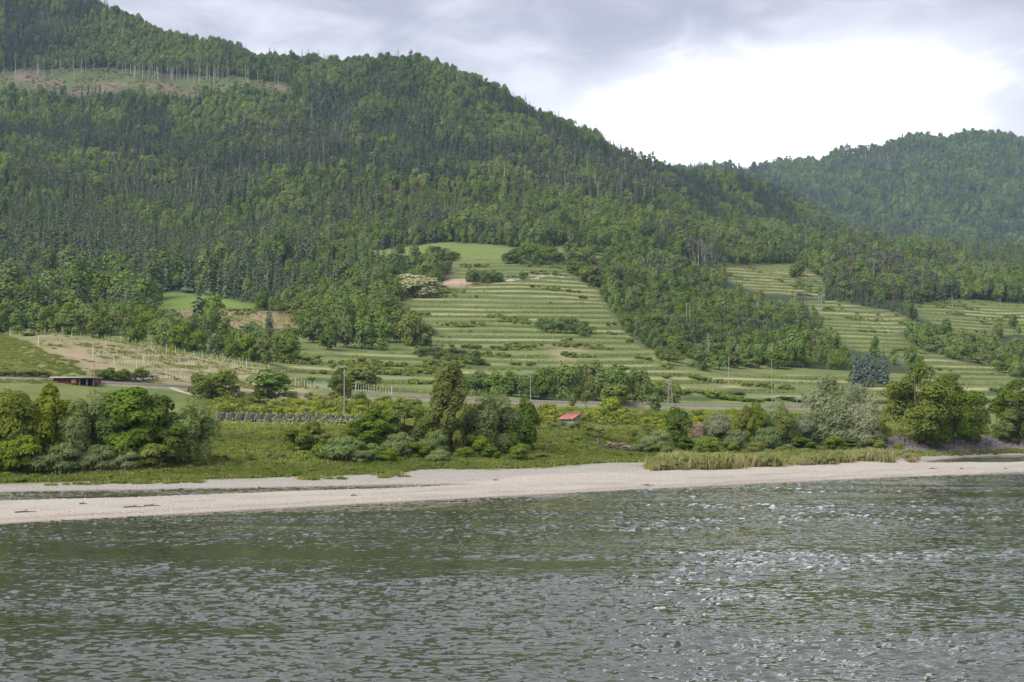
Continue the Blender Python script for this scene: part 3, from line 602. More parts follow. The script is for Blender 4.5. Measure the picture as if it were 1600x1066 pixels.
# ------------------------------------------------------------------ forests on the hills
BLOBS = [(100, 390, 270, 90, 'spruce', 8.0, .28), (640, 250, 240, 55, 'spruce', 8.0, .0), (560, 215, 120, 35, 'spruce', 3, .0), (150, 235, 200, 45, 'spruce', 2.0, -.05), (700, 322, 175, 22, 'young', 9.0, .1),
         (300, 420, 220, 30, 'spruce', 8, .18), (450, 345, 220, 30, 'young', 2.0, .0), (900, 285, 110, 30, 'pine', 4, -.2), (1180, 312, 150, 36, 'spruce', 5.0, -.1), (1060, 262, 60, 16, 'spruce', 5, -.2), (60, 30, 120, 60, 'spruce', 1.2, -.1),
         (470, 215, 90, 40, 'pine', 2.0, -.1), (300, 305, 150, 30, 'pine', 1.4, -.1), (700, 300, 300, 18, 'dead', .5, 0), (430, 300, 110, 22, 'dead', 1.0, 0), (1000, 300, 60, 30, 'dead', .4, 0), (1290, 250, 130, 18, 'pine', 1.6, -.2), (1100, 420, 90, 26, 'pine', .7, 0), (1380, 450, 100, 25, 'pine', .8, 0),
         (640, 355, 240, 18, 'spruce', 4, .25), (30, 300, 120, 30, 'young', 2, 0), (1180, 530, 90, 40, 'spruce', 1.5, 0), (1450, 330, 250, 90, 'pine', 0.25, -.1)]
def plant_candidates(y0, y1, spacing, ulo, uhi, seed):
    r = np.random.default_rng(seed); ny = int((y1 - y0)/spacing); xs = []; ys = []
    for i in range(ny):
        Y = y0 + i*spacing; nx = int((uhi - ulo)*Y/spacing); X = ulo*Y + (np.arange(nx) + 0.5*(i % 2))*spacing
        xs.append(X + r.uniform(-.38, .38, nx)*spacing); ys.append(np.full(nx, Y) + r.uniform(-.38, .38, nx)*spacing)
    return np.concatenate(xs), np.concatenate(ys)
ANYFIELD = np.zeros_like(TERR)
for k in ('clearcut', 'meadow', 'brownvine', 'centre', 'bare', 'rightA', 'rightB', 'rightC', 'rightD', 'knoll', 'knollgrass'): ANYFIELD |= MASK[k]
# the open fields stay clear: so does the ground just in front of them, whose trees would hide them
ridgeY = lambda X, Y: np.interp(X/Y, UU, RY[25])
KINDS = ['broad', 'spruce', 'pine', 'dead', 'young']
def forest_points(y0, y1, spacing, ulo, uhi, seed, farhill=False):
    X, Y = plant_candidates(y0, y1, spacing, ulo, uhi, seed); r = np.random.default_rng(seed + 1)
    Z = gz(X, Y); px, py = proj(X, Y, Z); ok = ~gmask(ANYFIELD, X, Y)
    if not farhill:
        ok &= Y < ridgeY(X, Y) + 45
        for k, marg in (('meadow', 24), ('brownvine', 20), ('clearcut', 5), ('rightA', 32), ('rightB', 26), ('rightC', 28), ('centre', 20)):
            sh = inpoly(px, py - marg, POLY[k]) | inpoly(px, py - marg*0.5, POLY[k]); ok &= ~(sh & (r.random(len(X)) < 0.93))
        # young growth and gaps
    X, Y, Z, px, py = X[ok], Y[ok], Z[ok], px[ok], py[ok]; n = len(X)
    W = np.zeros((n, 5)); T = np.zeros((n, 5)); W[:, 0] = 1.5; W[:, 2] = 0.05; W[:, 1] = 0.05
    cl = fbm(X/60, Y/60, 3, 55); W[:, 0] *= 0.25 + 3.0*sst(.42, .6, cl); W[:, 1] *= 1 + 14*sst(.54, .64, fbm(X/45, Y/45, 3, 56))
    for (bx, by, rx, ry, kd, wt, tn) in BLOBS:
        g = np.exp(-((px - bx)/rx)**2 - ((py - by)/ry)**2)*wt; i = KINDS.index(kd); W[:, i] += g*(0.35 + 1.3*sst(.38, .54, fbm(X/50, Y/50, 2, 57 + i))); T[:, i] += g*tn
    W = W**1.7; W /= W.sum(1, keepdims=True); cum = W.cumsum(1); kd = (r.random(n)[:, None] > cum).sum(1).clip(0, 4)
    edge = Y > ridgeY(X, Y) - 90
    tint = T[np.arange(n), kd].clip(-.4, .4) + (cl - 0.5)*0.8 + (fbm(X/22, Y/22, 2, 59) - .5)*0.8 + r.normal(size=n)*0.12
    size = np.where(kd == 0, 0.72 + 0.66*r.random(n)**1.5, 0.62 + 0.6*r.random(n))*(0.78 + 0.5*sst(.35, .62, fbm(X/28, Y/28, 2, 58)))
    MIX = dict(broad=K['broad']*3 + K['light']*2, spruce=K['spruce'], pine=K['pine'] + K['snag'][:1], dead=K['dead'] + K['snag'], young=K['young'])
    pidx = np.array([MIX[KINDS[k]][r.integers(len(MIX[KINDS[k]]))] for k in kd])
    if not farhill: pidx = np.where(edge & np.isin(pidx, K['bare'] + K['snag']), K['broad'][0], pidx)
    return X, Y, Z, px, py, kd, pidx, size, tint
proto_col = bpy.data.collections.new('tree_shapes')
for i, (me, H) in enumerate(PROTO):
    o = bpy.data.objects.new('shape_%03d' % i, me); proto_col.objects.link(o)
def instancer_tree():
    g = bpy.data.node_groups.new('scatter', 'GeometryNodeTree')
    g.interface.new_socket('Geometry', in_out='INPUT', socket_type='NodeSocketGeometry'); g.interface.new_socket('Geometry', in_out='OUTPUT', socket_type='NodeSocketGeometry')
    return g
def scatter(name, col, X, Y, Z, pidx, size, tint, rot=None, kind='stuff', sz=None):
    n = len(X); me = bpy.data.meshes.new(name); me.vertices.add(n); me.vertices.foreach_set('co', np.stack([X, Y, Z], 1).astype(np.float32).ravel())
    r = np.random.default_rng(n); rot = r.random(n)*6.283 if rot is None else rot
    for nm, ty, v in (('pidx', 'INT', pidx.astype(np.int32)), ('psize', 'FLOAT', size.astype(np.float32)), ('prot', 'FLOAT', rot.astype(np.float32)), ('itint', 'FLOAT', tint.astype(np.float32))):
        a = me.attributes.new(nm, ty, 'POINT'); a.data.foreach_set('value', v)
    o = bpy.data.objects.new(name, me); C.objects.link(o); o['kind'] = kind
    g = instancer_tree(); nd = g.nodes; gi = nd.new('NodeGroupInput'); go = nd.new('NodeGroupOutput')
    ci = nd.new('GeometryNodeCollectionInfo'); ci.inputs['Collection'].default_value = col; ci.inputs['Separate Children'].default_value = True; ci.inputs['Reset Children'].default_value = True
    ip = nd.new('GeometryNodeInstanceOnPoints'); ip.inputs['Pick Instance'].default_value = True
    def attr(nm, ty):
        a = nd.new('GeometryNodeInputNamedAttribute'); a.data_type = ty; a.inputs['Name'].default_value = nm; return a.outputs[0]
    cx = nd.new('ShaderNodeCombineXYZ'); g.links.new(attr('prot', 'FLOAT'), cx.inputs[2])
    g.links.new(gi.outputs[0], ip.inputs['Points']); g.links.new(ci.outputs[0], ip.inputs['Instance']); g.links.new(attr('pidx', 'INT'), ip.inputs['Instance Index'])
    g.links.new(cx.outputs[0], ip.inputs['Rotation']); g.links.new(attr('psize', 'FLOAT'), ip.inputs['Scale']); g.links.new(ip.outputs[0], go.inputs[0])
    md = o.modifiers.new('scatter', 'NODES'); md.node_group = g; return o
FPa = forest_points(560, 900, 6.0, -0.47, 0.47, 5); FPb = forest_points(900, 1800, 5.0, -0.47, 0.47, 6)
FPb = FPb[:7] + (FPb[7]*np.where(FPb[5] == 0, 0.72, 0.80),) + FPb[8:]; FP = tuple(np.concatenate([a, b]) for a, b in zip(FPa, FPb))
FP = FP[:7] + (FP[7]*np.where((FP[3] > 850) & (FP[1] < 930), 0.55, np.where((FP[3] > 420) & (FP[1] < 850), 0.66, 1.0)),) + FP[8:]
X, Y, Z, px, py, kd, pidx, size, tint = FP
near_edge = (Y < 640); keep = ~near_edge; 
# the nearest trees of each sort are single things, the rest of the wood is one mass
inframe = (px > -20) & (px < 1620)
single = np.zeros(len(X), bool)
for kset, cnt in (((0,), 210), ((1,), 210), ((2,), 70), ((3,), 30), ((4,), 90)):
    cand = np.nonzero(np.isin(kd, kset) & inframe & (Y > 600))[0]; cand = cand[np.argsort(Y[cand]/size[cand])][:cnt]; single[cand] = True
rest = ~single & (Y > 600)
for kn_, nm, lb in ((0, 'broadleaf_forest', 'dense green broadleaf forest covering the main hillside'), (1, 'spruce_forest', 'dark spruce forest standing in bands across the main hillside'), (2, 'pine_forest', 'scattered olive green pines among the hillside forest'), (3, 'dry_conifer_stand', 'brownish drying conifers scattered through the hillside forest'), (4, 'young_conifer_stand', 'pale green young conifer plantation across the middle of the hillside')):
    s = rest & (kd == kn_); o = scatter(nm, proto_col, X[s], Y[s], Z[s] - 0.3, pidx[s], size[s], tint[s]); tag(o, lb, 'forest')
SINGLE_INFO = [('broadleaf_tree', 'rounded broadleaf tree at the lower edge of the hillside forest', 'broadleaf trees at the lower forest edge'),
               ('spruce_tree', 'dark pointed spruce at the lower edge of the hillside forest', 'spruces at the lower forest edge'),
               ('pine_tree', 'olive pine with bare reddish trunk in the lower hillside forest', 'pines of the lower hillside forest'),
               ('dry_spruce', 'brownish dry conifer in the lower hillside forest', 'dry conifers of the lower hillside forest'),
               ('young_conifer', 'pale green young conifer at the lower side of the hillside plantation', 'young conifers of the hillside plantation')]
for i in np.nonzero(single)[0]:
    nm, lb, gr = SINGLE_INFO[kd[i]]; o = link_mesh(nm, PROTO[pidx[i]][0], None, (X[i], Y[i], Z[i] - 0.3), random.random()*6.28, (size[i],)*3); tag(o, lb, 'tree', gr)
FX = forest_points(1850, 3420, 8.2, 0.0, 0.47, 15, True)
X, Y, Z, px, py, kd, pidx, size, tint = FX
rd = np.interp(X/Y, UU, RY[29]); s = (Y < rd + 40) & (Y > ridgeY(X, Y) + 100) & (px > 860)
o = scatter('distant_forest', proto_col, X[s], Y[s], Z[s] - 0.3, pidx[s], size[s]*1.05, tint[s] - 0.1); tag(o, 'bluish green forest covering the far hill behind the ridge', 'forest')
print('forest', len(FP[0]), s.sum())

# ------------------------------------------------------------------ riverbank trees and shrubs (trunk + crown)
BANK = {}
def bank_shape(key, seed, H, W, base, lobes, per, leaf, leafmat, asp=0.5, sweep=None, lean=(0, 0), taper=0.0, bark='bark', lobe_r=0.34, stems=1, flat=0.75, inner=0.15):
    r = np.random.default_rng(seed); c = MB(); crown(c, r, H, base, W, lobes, per, leaf, 0, asp, flat, lean, sweep=sweep, taper=taper, lobe_r=lobe_r, inner=inner)
    t = MB(); rad = max(0.06, H*0.018)
    for k in range(stems):
        off = np.array([0, 0, 0.]) if stems == 1 else np.array([r.normal()*W*0.12, r.normal()*W*0.12, 0]); ln = (lean[0] + (off[0]*0.6/H), lean[1])
        t.tube(trunk_pts(H*0.8, ln, r, 6, 0.01) + off, np.linspace(rad, rad*0.25, 6)/(1 if stems == 1 else 1.6), 7, 0, False)
    limbs(t, r, H, max(base, 0.12), W, 7, rad, 0, lean)
    BANK[key] = (t.mesh('trunk', [bark], True), c.mesh('crown', [leafmat]), H, W)
bank_shape('yellow', 1, 9, 8, -0.10, 34, 285, 0.21, 'leaf_yellow', 0.5, lobe_r=0.30)
bank_shape('yellow2', 2, 9, 7, -0.10, 30, 285, 0.20, 'leaf_yellow', 0.5, lobe_r=0.28, taper=0.3)
bank_shape('dark', 3, 9, 8, -0.10, 36, 285, 0.23, 'leaf_dark', 0.55, lobe_r=0.27, flat=0.45)
bank_shape('dark2', 4, 9, 7, -0.10, 32, 285, 0.22, 'leaf_dark', 0.55, lobe_r=0.27, flat=0.5)
bank_shape('green', 5, 10, 9, -0.10, 36, 270, 0.22, 'leaf_green', 0.5, lobe_r=0.28)
bank_shape('olive', 6, 13, 6.5, -0.08, 60, 225, 0.21, 'leaf_olive', 0.45, sweep=(0.5, 0, 0.5), lobe_r=0.22, taper=0.15)
bank_shape('olive2', 7, 14, 11, -0.05, 48, 270, 0.23, 'leaf_olive', 0.5, lobe_r=0.24)
bank_shape('willow', 8, 10, 8.5, -0.10, 34, 345, 0.26, 'leaf_willow', 0.24, sweep=(0.7, 0, 0.5), lobe_r=0.30)
bank_shape('willow2', 9, 7, 7, -0.15, 26, 345, 0.25, 'leaf_willow', 0.24, sweep=(0.5, 0, 0.8), lobe_r=0.33, stems=3)
bank_shape('silver', 10, 10, 9, -0.10, 34, 360, 0.25, 'leaf_silver', 0.24, sweep=(0.7, 0, 0.6), lobe_r=0.29, stems=2)
bank_shape('silver2', 11, 7, 5, -0.15, 22, 330, 0.23, 'leaf_silver', 0.24, sweep=(0.5, 0, 0.9), lobe_r=0.32, stems=3, taper=0.3)
bank_shape('shrub', 12, 4, 6, -0.15, 24, 255, 0.18, 'leaf_willow', 0.28, sweep=(0.3, 0, 1.0), lobe_r=0.33, stems=4)
bank_shape('shrubg', 13, 4, 5.5, 0.0, 22, 255, 0.18, 'leaf_green', 0.45, lobe_r=0.33, stems=3)
bank_shape('cone', 14, 9, 5, -0.15, 30, 270, 0.20, 'leaf_dark', 0.5, lobe_r=0.27, taper=0.45)
bank_shape('brown', 15, 4, 4, -0.15, 20, 120, 0.22, 'blade_pink', 0.3, sweep=(0.2, 0, 1), lobe_r=0.36, stems=4)
bank_shape('orchard', 16, 3.6, 4.2, 0.12, 14, 60, 0.22, 'leaf_orchard', 0.5, lobe_r=0.38)
bank_shape('orchard2', 17, 4.2, 4.6, 0.1, 14, 60, 0.23, 'leaf_orchard', 0.5, lobe_r=0.36)
bank_shape('orchard3', 18, 3.2, 4.4, 0.1, 13, 60, 0.22, 'leaf_green', 0.5, lobe_r=0.38)
bank_shape('fruit', 19, 3.0, 3.6, 0.38, 13, 55, 0.17, 'leaf_fruit', 0.5, lobe_r=0.36, flat=0.6)
bank_shape('fruit2', 20, 3.2, 4.2, 0.36, 14, 55, 0.17, 'leaf_fruit', 0.5, lobe_r=0.36, flat=0.6, stems=2)
bank_shape('mid', 21, 10, 9, -0.12, 26, 80, 0.42, 'leaf_green', 0.55, lobe_r=0.31)
bank_shape('middark', 22, 11, 9, -0.12, 26, 80, 0.42, 'leaf_broad', 0.55, lobe_r=0.31)
bank_shape('middark2', 23, 10, 8, -0.12, 26, 80, 0.40, 'leaf_dark', 0.55, lobe_r=0.30)
def plant(name, key, pos, h, w_, label, cat='tree', group=None, rz=None):
    t, c, H, W = BANK[key]; e = empty(name, pos, random.random()*6.28 if rz is None else rz); e.scale = (w_/W, w_/W, h/H)
    link_mesh('trunk', t, e); link_mesh('crown', c, e); tag(e, label, cat, group); return e
def plant_px(name, key, x, yb, yt, wpx, label, cat='tree', group=None, rz=None, dmin=0, d=None):
    p = at(x, yb, dmin) if d is None else at_d(x, d); h = zof(yt, p.y) - p.z; w_ = wpx*p.y/F
    return plant(name, key, p - Vector((0, 0, 0.05)), max(h*1.03, 1.0), w_*1.08, label, cat, group, rz)
SW = ('willow', 'willow2', 'silver', 'silver2', 'olive', 'shrub')
BANKLIST = [
 ('bank_tree', 'yellow', -70, 738, 612, 110, 'yellow green bush at the far left edge of the riverbank thicket'),
 ('bank_tree', 'yellow', 14, 736, 598, 100, 'bright yellow green tree at the left end of the bank, tallest there'),
 ('bank_tree', 'yellow2', 78, 732, 597, 100, 'yellow green upright bush second from the left on the bank'),
 ('bank_tree', 'willow', 138, 733, 606, 92, 'grey green bush between yellow bush and dark tree on left bank'),
 ('bank_tree', 'dark', 205, 728, 597, 120, 'big dark leafy tree in the middle of the left bank thicket'),
 ('bank_tree', 'dark2', 248, 728, 610, 100, 'dark green tree leaning beside the largest dark tree of left thicket'),
 ('willow_bush', 'willow', 296, 726, 616, 88, 'round grey green willow at the right end of the left thicket'),
 ('bank_tree', 'green', 180, 722, 606, 90, 'mid green tree behind the grey bush of the left thicket'),
 ('bank_tree', 'green', 40, 722, 612, 80, 'mid green tree between the two yellow green trees on the left'),
 ('bank_shrub', 'shrub', 85, 743, 688, 92, 'low grey green willow shrub in front of the second yellow bush'),
 ('bank_shrub', 'shrub', 150, 740, 692, 70, 'low grey willow shrub below the grey green bush on the left'),
 ('bank_shrub', 'shrubg', 30, 742, 676, 80, 'low green shrub at the foot of the leftmost yellow tree'),
 ('bank_shrub', 'shrubg', 240, 735, 690, 60, 'low green shrub under the dark tree of the left thicket'),
 ('bank_shrub', 'shrub', 190, 738, 696, 60, 'small grey shrub at the foot of the large dark tree'),
 ('bank_shrub', 'shrubg', 462, 705, 664, 50, 'small green shrub at the left end of the middle thicket'),
 ('bank_shrub', 'dark2', 490, 704, 655, 55, 'dark green shrub second from left in the middle thicket'),
 ('bank_shrub', 'shrub', 535, 722, 678, 85, 'spreading grey green willow shrub before the middle thicket'),
 ('bank_tree', 'dark', 585, 704, 634, 80, 'dark green rounded tree left of the tall olive tree'),
 ('bank_tree', 'green', 548, 702, 655, 60, 'light green shrub left of the dark rounded tree, middle thicket'),
 ('bank_tree', 'dark2', 632, 706, 626, 75, 'dark green tree between the rounded tree and the tall olive tree'),
 ('bank_shrub', 'shrub', 622, 716, 672, 62, 'grey green shrub at the foot of the dark middle trees'),
 ('bank_tree', 'olive', 700, 712, 560, 74, 'tall slender olive green tree, tallest of the middle thicket'),
 ('willow_tree', 'willow', 766, 710, 602, 92, 'pale rounded willow just beside the tall olive tree'),
 ('bank_tree', 'cone', 823, 706, 617, 52, 'dark green conical tree at the right end of the middle thicket'),
 ('bank_tree', 'dark', 735, 704, 640, 60, 'dark green tree between the tall olive tree and the pale willow'),
 ('bank_shrub', 'shrub', 676, 716, 668, 54, 'grey shrub at the foot of the tall olive tree'),
 ('bank_shrub', 'shrubg', 745, 714, 675, 50, 'green shrub under the pale rounded willow'),
 ('bank_shrub', 'dark2', 798, 712, 650, 46, 'dark shrub between the pale willow and the conical tree'),
 ('bank_shrub', 'shrub', 575, 722, 690, 60, 'low grey shrub right of the spreading willow shrub'),
 ('bank_tree', 'cone', 1060, 700, 632, 58, 'dark rounded tree at the left end of the right thicket'),
 ('bank_shrub', 'shrub', 1025, 704, 668, 56, 'grey green shrub left of the dark rounded right bank tree'),
 ('bank_shrub', 'brown', 1090, 698, 655, 34, 'brownish dry shrub beside the small silver willow'),
 ('willow_bush', 'silver2', 1122, 700, 636, 56, 'small silver willow near the left end of the right thicket'),
 ('bank_shrub', 'shrubg', 1096, 705, 680, 50, 'low green shrub at the foot of the brownish dry shrub'),
 ('bank_tree', 'yellow2', 1163, 698, 632, 48, 'yellow green bush right of the small silver willow'),
 ('bank_tree', 'green', 1185, 698, 622, 52, 'green bush in front of the wooden pole, right thicket'),
 ('willow_bush', 'silver2', 1214, 697, 612, 50, 'slender silver willow left of the two large silver willows'),
 ('bank_tree', 'green', 1228, 700, 632, 50, 'green bush under the slender silver willow'),
 ('bank_shrub', 'shrub', 1150, 704, 668, 48, 'low grey shrub under the yellow green right bank bush'),
 ('bank_shrub', 'shrub', 1200, 704, 664, 56, 'low grey shrub under the slender silver willow'),
 ('willow_bush', 'silver2', 1256, 698, 636, 46, 'short silver willow touching the large silver willow'),
 ('willow_tree', 'silver', 1298, 693, 586, 98, 'largest silver grey willow, broad and rounded, on the right bank'),
 ('willow_tree', 'silver', 1346, 697, 600, 76, 'second large silver grey willow right of the largest one'),
 ('bank_shrub', 'shrubg', 1375, 697, 655, 40, 'green shrub between the silver willows and the large olive tree'),
 ('bank_tree', 'olive2', 1432, 694, 567, 118, 'large spreading olive green tree above the stone riprap'),
 ('bank_tree', 'olive2', 1488, 694, 582, 84, 'olive green tree on the right flank of the large spreading tree'),
 ('bank_tree', 'dark2', 1520, 694, 606, 60, 'dark green tree right of the large olive tree'),
 ('bank_shrub', 'shrubg', 1458, 700, 655, 60, 'green shrub at the foot of the large olive tree'),
 ('bank_tree', 'olive2', 1592, 688, 590, 92, 'olive green tree at the right edge of the picture'),
 ('bank_tree', 'dark2', 1575, 692, 640, 50, 'dark green bush at the foot of the rightmost tree'),
 ('bank_tree', 'green', 1660, 690, 592, 100, 'green tree beyond the right edge of the picture'),
 ('bank_shrub', 'shrubg', 1404, 712, 690, 18, 'tiny round green shrub on the stone riprap'),
 ('bank_shrub', 'shrub', 1005, 708, 684, 44, 'low grey shrub beside the brush pile on the bank'),
 ('bank_shrub', 'brown', 1015, 703, 678, 22, 'small bare brownish shrub behind the low grey shrub'),
]
for nm, ky, x, yb, yt, wp, lb in BANKLIST:
    plant_px(nm, ky, x, yb, yt, wp, lb, 'shrub' if 'shrub' in nm or 'bush' in nm else 'tree', 'trees and shrubs along the riverbank', rz=(random.uniform(-.5, .5) if ky in SW else None))

rr2 = random.Random(21)
for x in [350, 372, 398, 425, 446, 505, 560, 600, 655, 690, 720, 770, 812, 846, 880, 1035, 1075, 1110, 1140, 1180, 1222, 1262, 1300, 1335, 1366]:
    yb = float(np.interp(x, [340, 460, 600, 860, 1030, 1380], [727, 722, 722, 718, 709, 703])) + rr2.uniform(-4, 4); small = 0.55 if x < 450 or 840 < x < 900 else 1.0
    plant_px('low_shrub', rr2.choice(['shrub', 'shrubg', 'shrubg', 'dark2']), x + rr2.uniform(-6, 6), yb, yb - rr2.uniform(15, 30)*small, rr2.uniform(26, 48)*small, 'low shrub at the grassy foot of the bank', 'shrub', 'low shrubs at the foot of the bank')
# ------------------------------------------------------------------ the flat: orchard bushes, fruit trees, hedges
ORCH = [(440, 632), (560, 628), (700, 634), (860, 640), (1040, 646), (1250, 648), (1250, 672), (1040, 668), (1010, 664), (860, 664), (740, 668), (640, 664), (560, 644), (345, 640), (345, 630)]
rr = random.Random(3); cnt = 0; spots = []
for row in range(16):
    d = 236 + row*7.6
    x = -75 + rr.random()*3
    while x < 82:
        X = x + rr.uniform(-.8, .8); Y = d + 0.30*X*0.2 + rr.uniform(-1, 1); Z = float(gz(np.array([X]), np.array([Y]))[0]); px_, py_ = proj(X, Y, Z); x += rr.uniform(4.0, 6.6)
        if px_ < 340 or px_ > 1250: continue
        if px_ < 700 and Y < 275: continue                                  # netted rows stand here
        if 845 < px_ < 1035 and Y < 278: continue
        if abs(X - 10.9) < 4.5 and abs(Y - 268) < 9: continue                           # the shed and its orchard
        if gmask(ANYFIELD, np.array([X]), np.array([Y]))[0]: continue
        if Y > np.interp(X/Y, UU, RY[12]) - 3: continue
        spots.append((X, Y, Z, px_))
for (X, Y, Z, px_) in spots:
    k = rr.choice(['orchard', 'orchard', 'orchard2', 'orchard3']); sc_ = rr.uniform(0.62, 1.0)
    zone = 'left of the tall olive tree' if px_ < 690 else ('behind the red roofed shed' if px_ < 1040 else 'behind the right bank thicket')
    plant('orchard_bush', k, (X, Y, Z - 0.05), 3.6*sc_*rr.uniform(.8, 1.15), 5.0*sc_, 'yellow green orchard bush ' + zone, 'bush', 'orchard bushes ' + zone)
print('orchard', len(spots))
FRUIT = [(861, 222, 2.7, 3.0, 'leftmost small fruit tree beside the conical bank tree'), (874, 226, 2.6, 2.6, 'small fruit tree second from the left below the shed'), (895, 220, 2.7, 2.0, 'small straight trunked fruit tree in front of the shed'), (904, 216, 2.6, 2.2, 'small fruit tree under the right end of the shed'), (918, 211, 2.7, 3.4, 'forked low fruit tree right of the shed'), (941, 211, 2.8, 3.8, 'widest low fruit tree of the small orchard'),
         (987, 214, 3.0, 2.8, 'upright fruit tree alone in the gap of the small orchard'), (1012, 224, 2.8, 3.6, 'vase shaped fruit tree at the right end of the small orchard'), (960, 238, 2.7, 3.0, 'small fruit tree behind the widest low one')]
for x, d, h, w_, lb in FRUIT: p = at_d(x, d); plant('fruit_tree', rr.choice(['fruit', 'fruit2']), p, h*0.78, w_*0.95, lb, 'tree', 'fruit trees in the small orchard')
SINGLES = [ # name, shape, x, base y or None, top y, width, distance, label
 ('round_tree', 'mid', 965, 598, 60, 392, 'rounded green tree standing in front of the railway, right of the shed'),
 ('round_tree', 'orchard2', 955, 616, 46, 330, 'yellow green round bush below the rounded tree by the railway'),
 ('round_tree', 'middark', 1020, 612, 34, 385, 'small grey green bush beside the railway near the frame pole'),
 ('round_tree', 'middark', 893, 612, 17, 365, 'small bush against the railway embankment, left of the rounded tree'),
 ('round_tree', 'orchard3', 916, 607, 26, 380, 'brownish green bush left of the rounded tree by the railway'),
 ('round_tree', 'mid', 345, 573, 62, 330, 'light green tree at the foot of the young vineyard, left of two'),
 ('round_tree', 'mid', 313, 580, 40, 325, 'bushy light tree on the left flank of the vineyard foot pair'),
 ('round_tree', 'middark', 424, 576, 82, 338, 'broad dark green tree at the foot of the young vineyard, right of two'),
 ('round_tree', 'olive2', 532, 574, 40, 350, 'olive tree behind the tall wooden pole'),
 ('round_tree', 'mid', 566, 567, 66, 400, 'green tree right of the tall wooden pole, above the stakes'),
 ('round_tree', 'middark2', 565, 612, 26, 330, 'small dark bush below the stakes right of the tall pole'),
 ('round_tree', 'mid', 372, 534, 38, 480, 'light green round tree at the end of the knoll crest'),
 ('round_tree', 'mid', 44, 528, 26, 400, 'single round bush in the grass of the knoll'),
]
for nm, ky, x, yt, wp, d, lb in SINGLES: plant_px(nm, ky, x, 0, yt, wp, lb, d=d)
# belt of dark trees behind the railway
for x in range(735, 1015, 15):
    d = 405 + rr.random()*14; plant_px('railway_tree', rr.choice(['middark', 'middark2', 'middark']), x + rr.uniform(-4, 4), 0, 588 - 16*math.exp(-((x - 920)/60)**2) - 12*rr.random(), 34 + rr.random()*16, 'dark green tree in the belt behind the railway', 'tree', 'belt of trees behind the railway', d=d)
for x in range(1020, 1060, 12): plant_px('railway_tree', 'middark', x, 0, 596 + rr.random()*10, 24, 'dark bush at the right end of the railway belt', 'bush', 'bushes ending the railway belt', d=415)
for x in range(1070, 1640, 19):
    d = 452 + rr.random()*20; plant_px('hedge_bush', rr.choice(['middark', 'mid', 'middark2']), x + rr.uniform(-6, 6), 0, 620 + rr.random()*8, 24 + rr.random()*12, 'green hedge bush behind the right bank thicket', 'bush', 'hedge bushes behind the right thicket', d=d)
def wood(poly, n, keys, hpx, wpx, name, label, group, dmin=395, seed=1, mind=12):
    r = random.Random(seed); xs = [p[0] for p in poly]; ys = [p[1] for p in poly]; done = []; k = 0
    while len(done) < n and k < n*60:
        k += 1; x = r.uniform(min(xs), max(xs)); y = r.uniform(min(ys), max(ys))
        if not bool(inpoly(np.array([x]), np.array([y]), poly)[0]): continue
        if any((x-a)**2 + ((y-b)*1.8)**2 < mind**2 for a, b in done): continue
        done.append((x, y)); p = at(x, y, dmin); h = r.uniform(*hpx)*p.y/F; w_ = r.uniform(*wpx)*p.y/F; key = r.choice(keys)
        if key in K:
            pi = r.choice(K[key]); me, H = PROTO[pi]; o = link_mesh(name, me, None, p - Vector((0, 0, 0.3)), r.random()*6.28, (w_/ (0.62*H) if key in ('broad', 'light', 'blossom') else h/H*1.1, w_/(0.62*H) if key in ('broad', 'light', 'blossom') else h/H*1.1, h/H)); tag(o, label, 'tree', group)
        else: plant(name, key, p - Vector((0, 0, 0.1)), h, w_, label, 'tree', group)
    return done
wood([(-60, 500), (0, 498), (120, 500), (240, 520), (340, 545), (300, 556), (200, 542), (60, 530), (-60, 528)], 44, ['middark', 'middark2', 'mid', 'middark'], (40, 54), (34, 48), 'knoll_tree', 'rounded tree in the belt behind the knoll crest', 'belt of trees behind the knoll', 455, 1, 13)
wood([(235, 520), (330, 518), (420, 540), (478, 548), (455, 572), (400, 580), (330, 560), (250, 545)], 30, ['middark', 'middark2', 'mid', 'middark', 'spruce'], (30, 50), (28, 42), 'knoll_tree', 'dark tree in the small wood right of the knoll', 'small wood beside the knoll', 455, 2, 13)
wood([(478, 530), (540, 510), (600, 515), (660, 532), (664, 545), (600, 552), (500, 548)], 20, ['middark', 'middark2', 'mid'], (42, 66), (38, 54), 'grove_tree', 'tall dark tree in the grove left of the vineyard terraces', 'grove left of the terraces', 500, 3, 15)
wood([(420, 470), (560, 420), (640, 425), (700, 425), (690, 440), (630, 462), (610, 480), (650, 505), (560, 520), (460, 520)], 46, ['middark', 'mid', 'light', 'light'], (22, 38), (26, 40), 'grove_tree', 'tree of the wood up the left side of the terraces', 'wood on the left of the terraces', 560, 4, 14)
wood([(640, 455), (664, 452), (668, 464), (640, 468)], 3, ['blossom'], (30, 36), (36, 44), 'blossoming_tree', 'cream blossoming tree below the bare field', 'blossoming trees by the bare field', 560, 5, 12)
wood([(870, 398), (985, 396), (1050, 412), (1105, 440), (1140, 474), (1250, 508), (1285, 545), (1260, 575), (1100, 580), (1040, 572), (1005, 540), (975, 510), (955, 480), (930, 450), (885, 420)], 150, ['light', 'mid', 'broad', 'light', 'light', 'broad'], (17, 31), (22, 38), 'slope_tree', 'green tree of the wood right of the vineyard terraces', 'wood right of the terraces', 470, 6, 13)
wood([(1180, 490), (1260, 492), (1300, 530), (1300, 560), (1240, 550)], 22, ['pine', 'spruce', 'broad'], (26, 36), (26, 36), 'slope_pine', 'dark conifer at the right end of the terrace wood', 'dark conifers right of the terraces', 470, 7, 12)
wood([(1318, 592), (1390, 592), (1392, 604), (1330, 606)], 15, ['blue'], (46, 58), (20, 26), 'blue_spruce', 'blue grey spruce in the dense clump behind the large olive tree', 'clump of blue grey spruces', 440, 8, 7)
